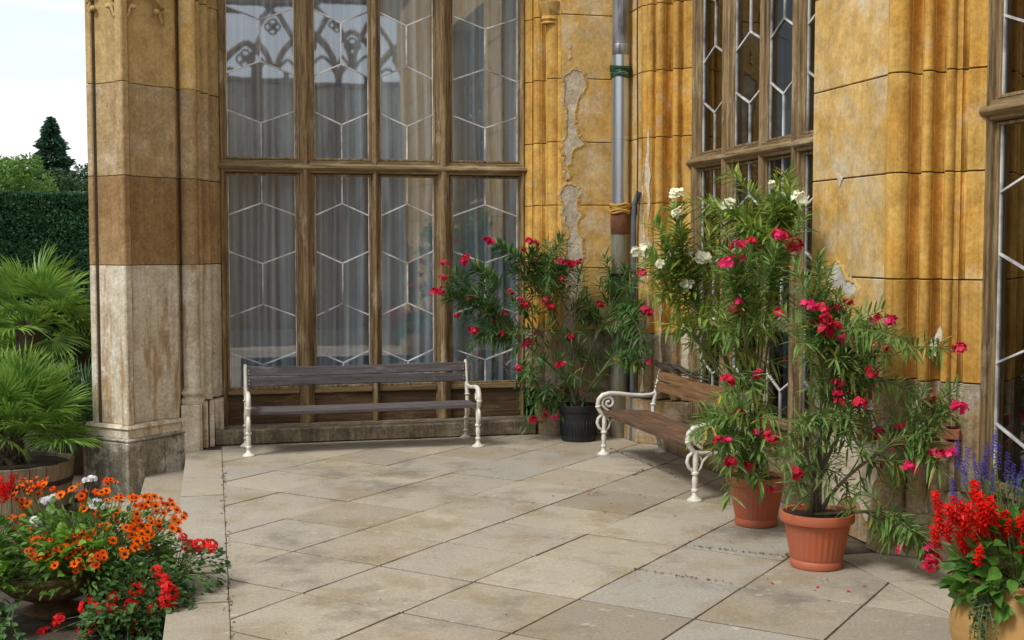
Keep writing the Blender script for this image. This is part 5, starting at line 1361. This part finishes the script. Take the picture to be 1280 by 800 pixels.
# hedge
random.seed(17)
hg = empty('clipped_hedge', (-6, 31, -.45), 0, 'tall dark green clipped yew hedge closing the garden on the left', 'hedge')
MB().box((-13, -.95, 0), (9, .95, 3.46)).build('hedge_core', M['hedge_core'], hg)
hb = MB()
for k in range(52000):
    if k < 44000: x = random.uniform(-2, 5.2); z = random.uniform(.1, 3.5); 
    else: x = random.uniform(-13, 9); z = random.uniform(0, 3.5)
    top = random.random() < .12
    p = Vector((x, random.uniform(-1, 1), 3.50+random.uniform(-.03, .05))) if top else Vector((x, -1.0-.05*random.random()+.04*noise.noise((x*2, z*2, 0)), z))
    d = (Vector((0, -.6, .5)) + rvec()).normalized(); s = d.cross(rvec()).normalized(); l = random.uniform(.03, .07)
    hb.add([p-s*l*.5, p+d*l, p+s*l*.5, p-d*l*.6], [(0, 1, 2, 3)])
prop(hb.build('hedge_leaves', M['hedge'], hg, fix=False), kind='stuff')

def leafy_tree(name, label, base, H, crown_r, crown_z, mat, n, size, seed, nclump=26, squash=.8, cat='tree'):
    random.seed(seed)
    t = empty(name, base, 0, label, cat)
    tr = MB(); r0 = H*.028
    tr.tube([(0, 0, 0), (.02*H, 0, H*.25), (0, .01*H, H*.5), (.01*H, 0, H*.75)], [r0, r0*.8, r0*.6, r0*.3], 8)
    lf = MB(); cl = []
    for k in range(nclump):
        v = rvec()*random.uniform(.45, 1)**.6
        c = Vector((v.x*crown_r, v.y*crown_r, crown_z+v.z*crown_r*squash)); cl.append((c, crown_r*random.uniform(.16, .36)))
        tr.tube(bez((0, 0, H*random.uniform(.25, .55)), (c.x*.4, c.y*.4, c.z*.8), c, 5), [r0*.35, r0*.28, r0*.2, r0*.15, r0*.1, r0*.05], 5)
    tr.build('trunk', M['bark'], t, smooth='all', fix=False)
    for k in range(n):
        c, r = random.choice(cl)
        v = rvec()*r*random.uniform(.5, 1)**.5
        p = c+Vector((v.x, v.y, v.z*.75))
        d = rvec(); s = d.cross(rvec()).normalized(); l = size*random.uniform(.6, 1.2)
        lf.add([p-s*l*.35, p+d*l, p+s*l*.35, p-d*l*.5], [(0, 1, 2, 3)])
    prop(lf.build('crown', mat, t, fix=False), kind='stuff')
    return t
leafy_tree('garden_tree', 'light green leafy tree beyond the hedge at the far left edge', (-8.9, 58, -.45), 6.6, 2.6, 4.2, M['tree_leaf'], 15000, .13, 3, nclump=55)
leafy_tree('garden_tree', 'small light green tree beyond the hedge, directly left of the spruce tip', (-10.6, 63, -.45), 6.6, 2.2, 4.8, M['tree_leaf'], 12000, .13, 5, nclump=45)
leafy_tree('garden_tree', 'mid green tree beyond the hedge, close against the buttress', (-6.8, 70, -.45), 7.0, 2.6, 4.6, M['wood_leaf'], 12000, .15, 6, nclump=45)
leafy_tree('garden_tree', 'mid green tree low behind the hedge, in front of the spruce', (-8.2, 66, -.45), 5.4, 1.9, 3.9, M['tree_leaf'], 8000, .13, 7, nclump=30)
random.seed(33)
sp = empty('spruce_tree', (-9.98, 84.7, -.25), 0, 'dark pointed spruce rising above the other trees beyond the hedge', 'tree')
MB().lathe((0, 0, 0), [(.22, 0), (.12, 5), (.02, 10.2)], 8).build('trunk', M['bark'], sp, smooth='all')
sb = MB()
for k in range(24000):
    f = random.random()**.7; z = 10.5-f*8.8
    rmax = (.12+3.6*f**.9)*(1+.20*math.sin(z*6.5))*(.8+.35*noise.noise((z*1.3, math.floor(random.random()*9)*1.0, 3)))
    a = random.random()*2*PI; r = rmax*random.uniform(.45, 1.0)*(1+.18*math.sin(a*5+z*3))
    p = Vector((r*math.cos(a), r*math.sin(a), z-.22*r))
    d = Vector((math.cos(a), math.sin(a), -.25+random.uniform(-.4, .4))).normalized(); s = d.cross(rvec()).normalized(); l = random.uniform(.16, .32)
    sb.add([p-s*l*.3, p+d*l, p+s*l*.3, p-d*l*.4], [(0, 1, 2, 3)])
prop(sb.build('crown', M['spruce'], sp, fix=False), kind='stuff')

# woodland that shuts in the garden west of the frame and behind the viewer (seen in the window glass)
random.seed(44)
wd = MB()
def wood_clump(cx, cy, h, r, n):
    for k in range(n):
        v = rvec()*random.uniform(.6, 1)
        p = Vector((cx+v.x*r, cy+v.y*r, -.4+h*(.5+.5*v.z)))
        d = rvec(); s = d.cross(rvec()).normalized(); l = random.uniform(.25, .6)
        wd.add([p-s*l*.5, p+d*l, p+s*l*.5, p-d*l*.6], [(0, 1, 2, 3)])
for (x, y, h, r) in [(-11, 30, 12, 3.8), (-9.6, 37, 12, 3.2), (-15, 27, 12, 4), (-1.3, 44, 11, 2.3), (-14, 22, 10, 3.5), (-19, 2, 7, 3.2), (-21, 8, 9, 3.6), (-22, 14, 8, 3.6), (-24, 20, 10, 4), (-25, 27, 9, 4), (-24, 34, 8, 3.6), (-22, -5, 8, 3.6), (-18, -12, 7, 3.4), (-11, -17, 6, 3.4), (-4, -20, 6, 3.4)]:  # the clump behind the buttress is added to cover sky in the side window's reflection
    wood_clump(x, y, h, r, 2600)
o = wd.build('woodland', M['wood_leaf'], None, fix=False); prop(o, 'belt of dark garden trees closing the grounds away from the building', 'woodland', kind='stuff')

# arcade screen of the same building behind the viewer: its tracery against the sky shows in the big window
scn = empty('arcade_screen', (0, -6, 0), 0, 'traceried stone arcade screen facing the big window from across the terrace', 'arcade')
st = MB()
X0, X1 = -.2, 5.4
st.box((X0-.6, -.2, -.5), (X0, .2, 8.4)); st.box((X1, -.2, -.5), (9.0, .2, 8.4)); st.box((X0, -.2, 7.5), (X1, .2, 8.4)); st.box((X0, -.2, -.5), (X1, .2, 3.6))
st.build('screen_wall', M['pier_brown'], scn)
MB().box((X0, -.05, 3.6), (X1, .05, 5.6)).build('lower_panel', M['pier_pale'], scn)  # pale infill added so the lower part of the window reflection turns grey
st = MB(); posts = (1.25, 3.95)
for x in posts: st.box((x-.13, -.15, 3.6), (x+.13, .15, 5.9))
for x in (2.6,): st.box((x-.08, -.1, 3.6), (x+.08, .1, 5.7))
st.box((X0, -.1, 5.62), (X1, .1, 5.72))
st.build('post', M['pier_brown'], scn)
tr = MB()
def arc(xa, za, xb, zb, bulge, r=.055):
    a, b = Vector((xa, 0, za)), Vector((xb, 0, zb)); m = (a+b)/2; d = (b-a); nrm = Vector((-d.z, 0, d.x)).normalized()
    tr.tube(bez(a, m+nrm*bulge, b, 10), r, 6)
def parc(xa, xb, z0, r_=.06):
    # pointed arch: two circle arcs of radius equal to the span
    sp_ = xb-xa
    for (cx, a0, a1) in ((xb, PI, PI*2/3), (xa, 0, PI/3)):
        tr.tube([(cx+sp_*math.cos(a0+(a1-a0)*i/10), 0, z0+sp_*math.sin(a0+(a1-a0)*i/10)) for i in range(11)], r_, 6)
def ring(cx, cz, rr, r_=.04):
    tr.tube([(cx+rr*math.cos(a), 0, cz+rr*math.sin(a)) for a in [2*PI*i/16 for i in range(17)]], r_, 6)
for x0 in (-.1, 1.25, 2.6, 3.95):
    parc(x0, x0+1.35, 5.62, .07)
    for q in (0, 1): parc(x0+.675*q, x0+.675*(q+1), 5.62, .035)
    for (dx, dz) in ((0, .10), (.10, 0), (-.10, 0), (0, -.10)): ring(x0+.675+dx, 6.42+dz, .095, .025)
for x0 in (-.1-.675, 1.25-.675, 2.6-.675, 3.95-.675):
    parc(x0-.0, x0+2.7, 5.62, .06)
for x in (1.25, 2.6, 3.95):
    for (dx, dz) in ((0, .09), (.09, 0), (-.09, 0), (0, -.09)): ring(x+dx, 6.95+dz, .085, .025)
tr.build('tracery', M['pier_brown'], scn, smooth='all')
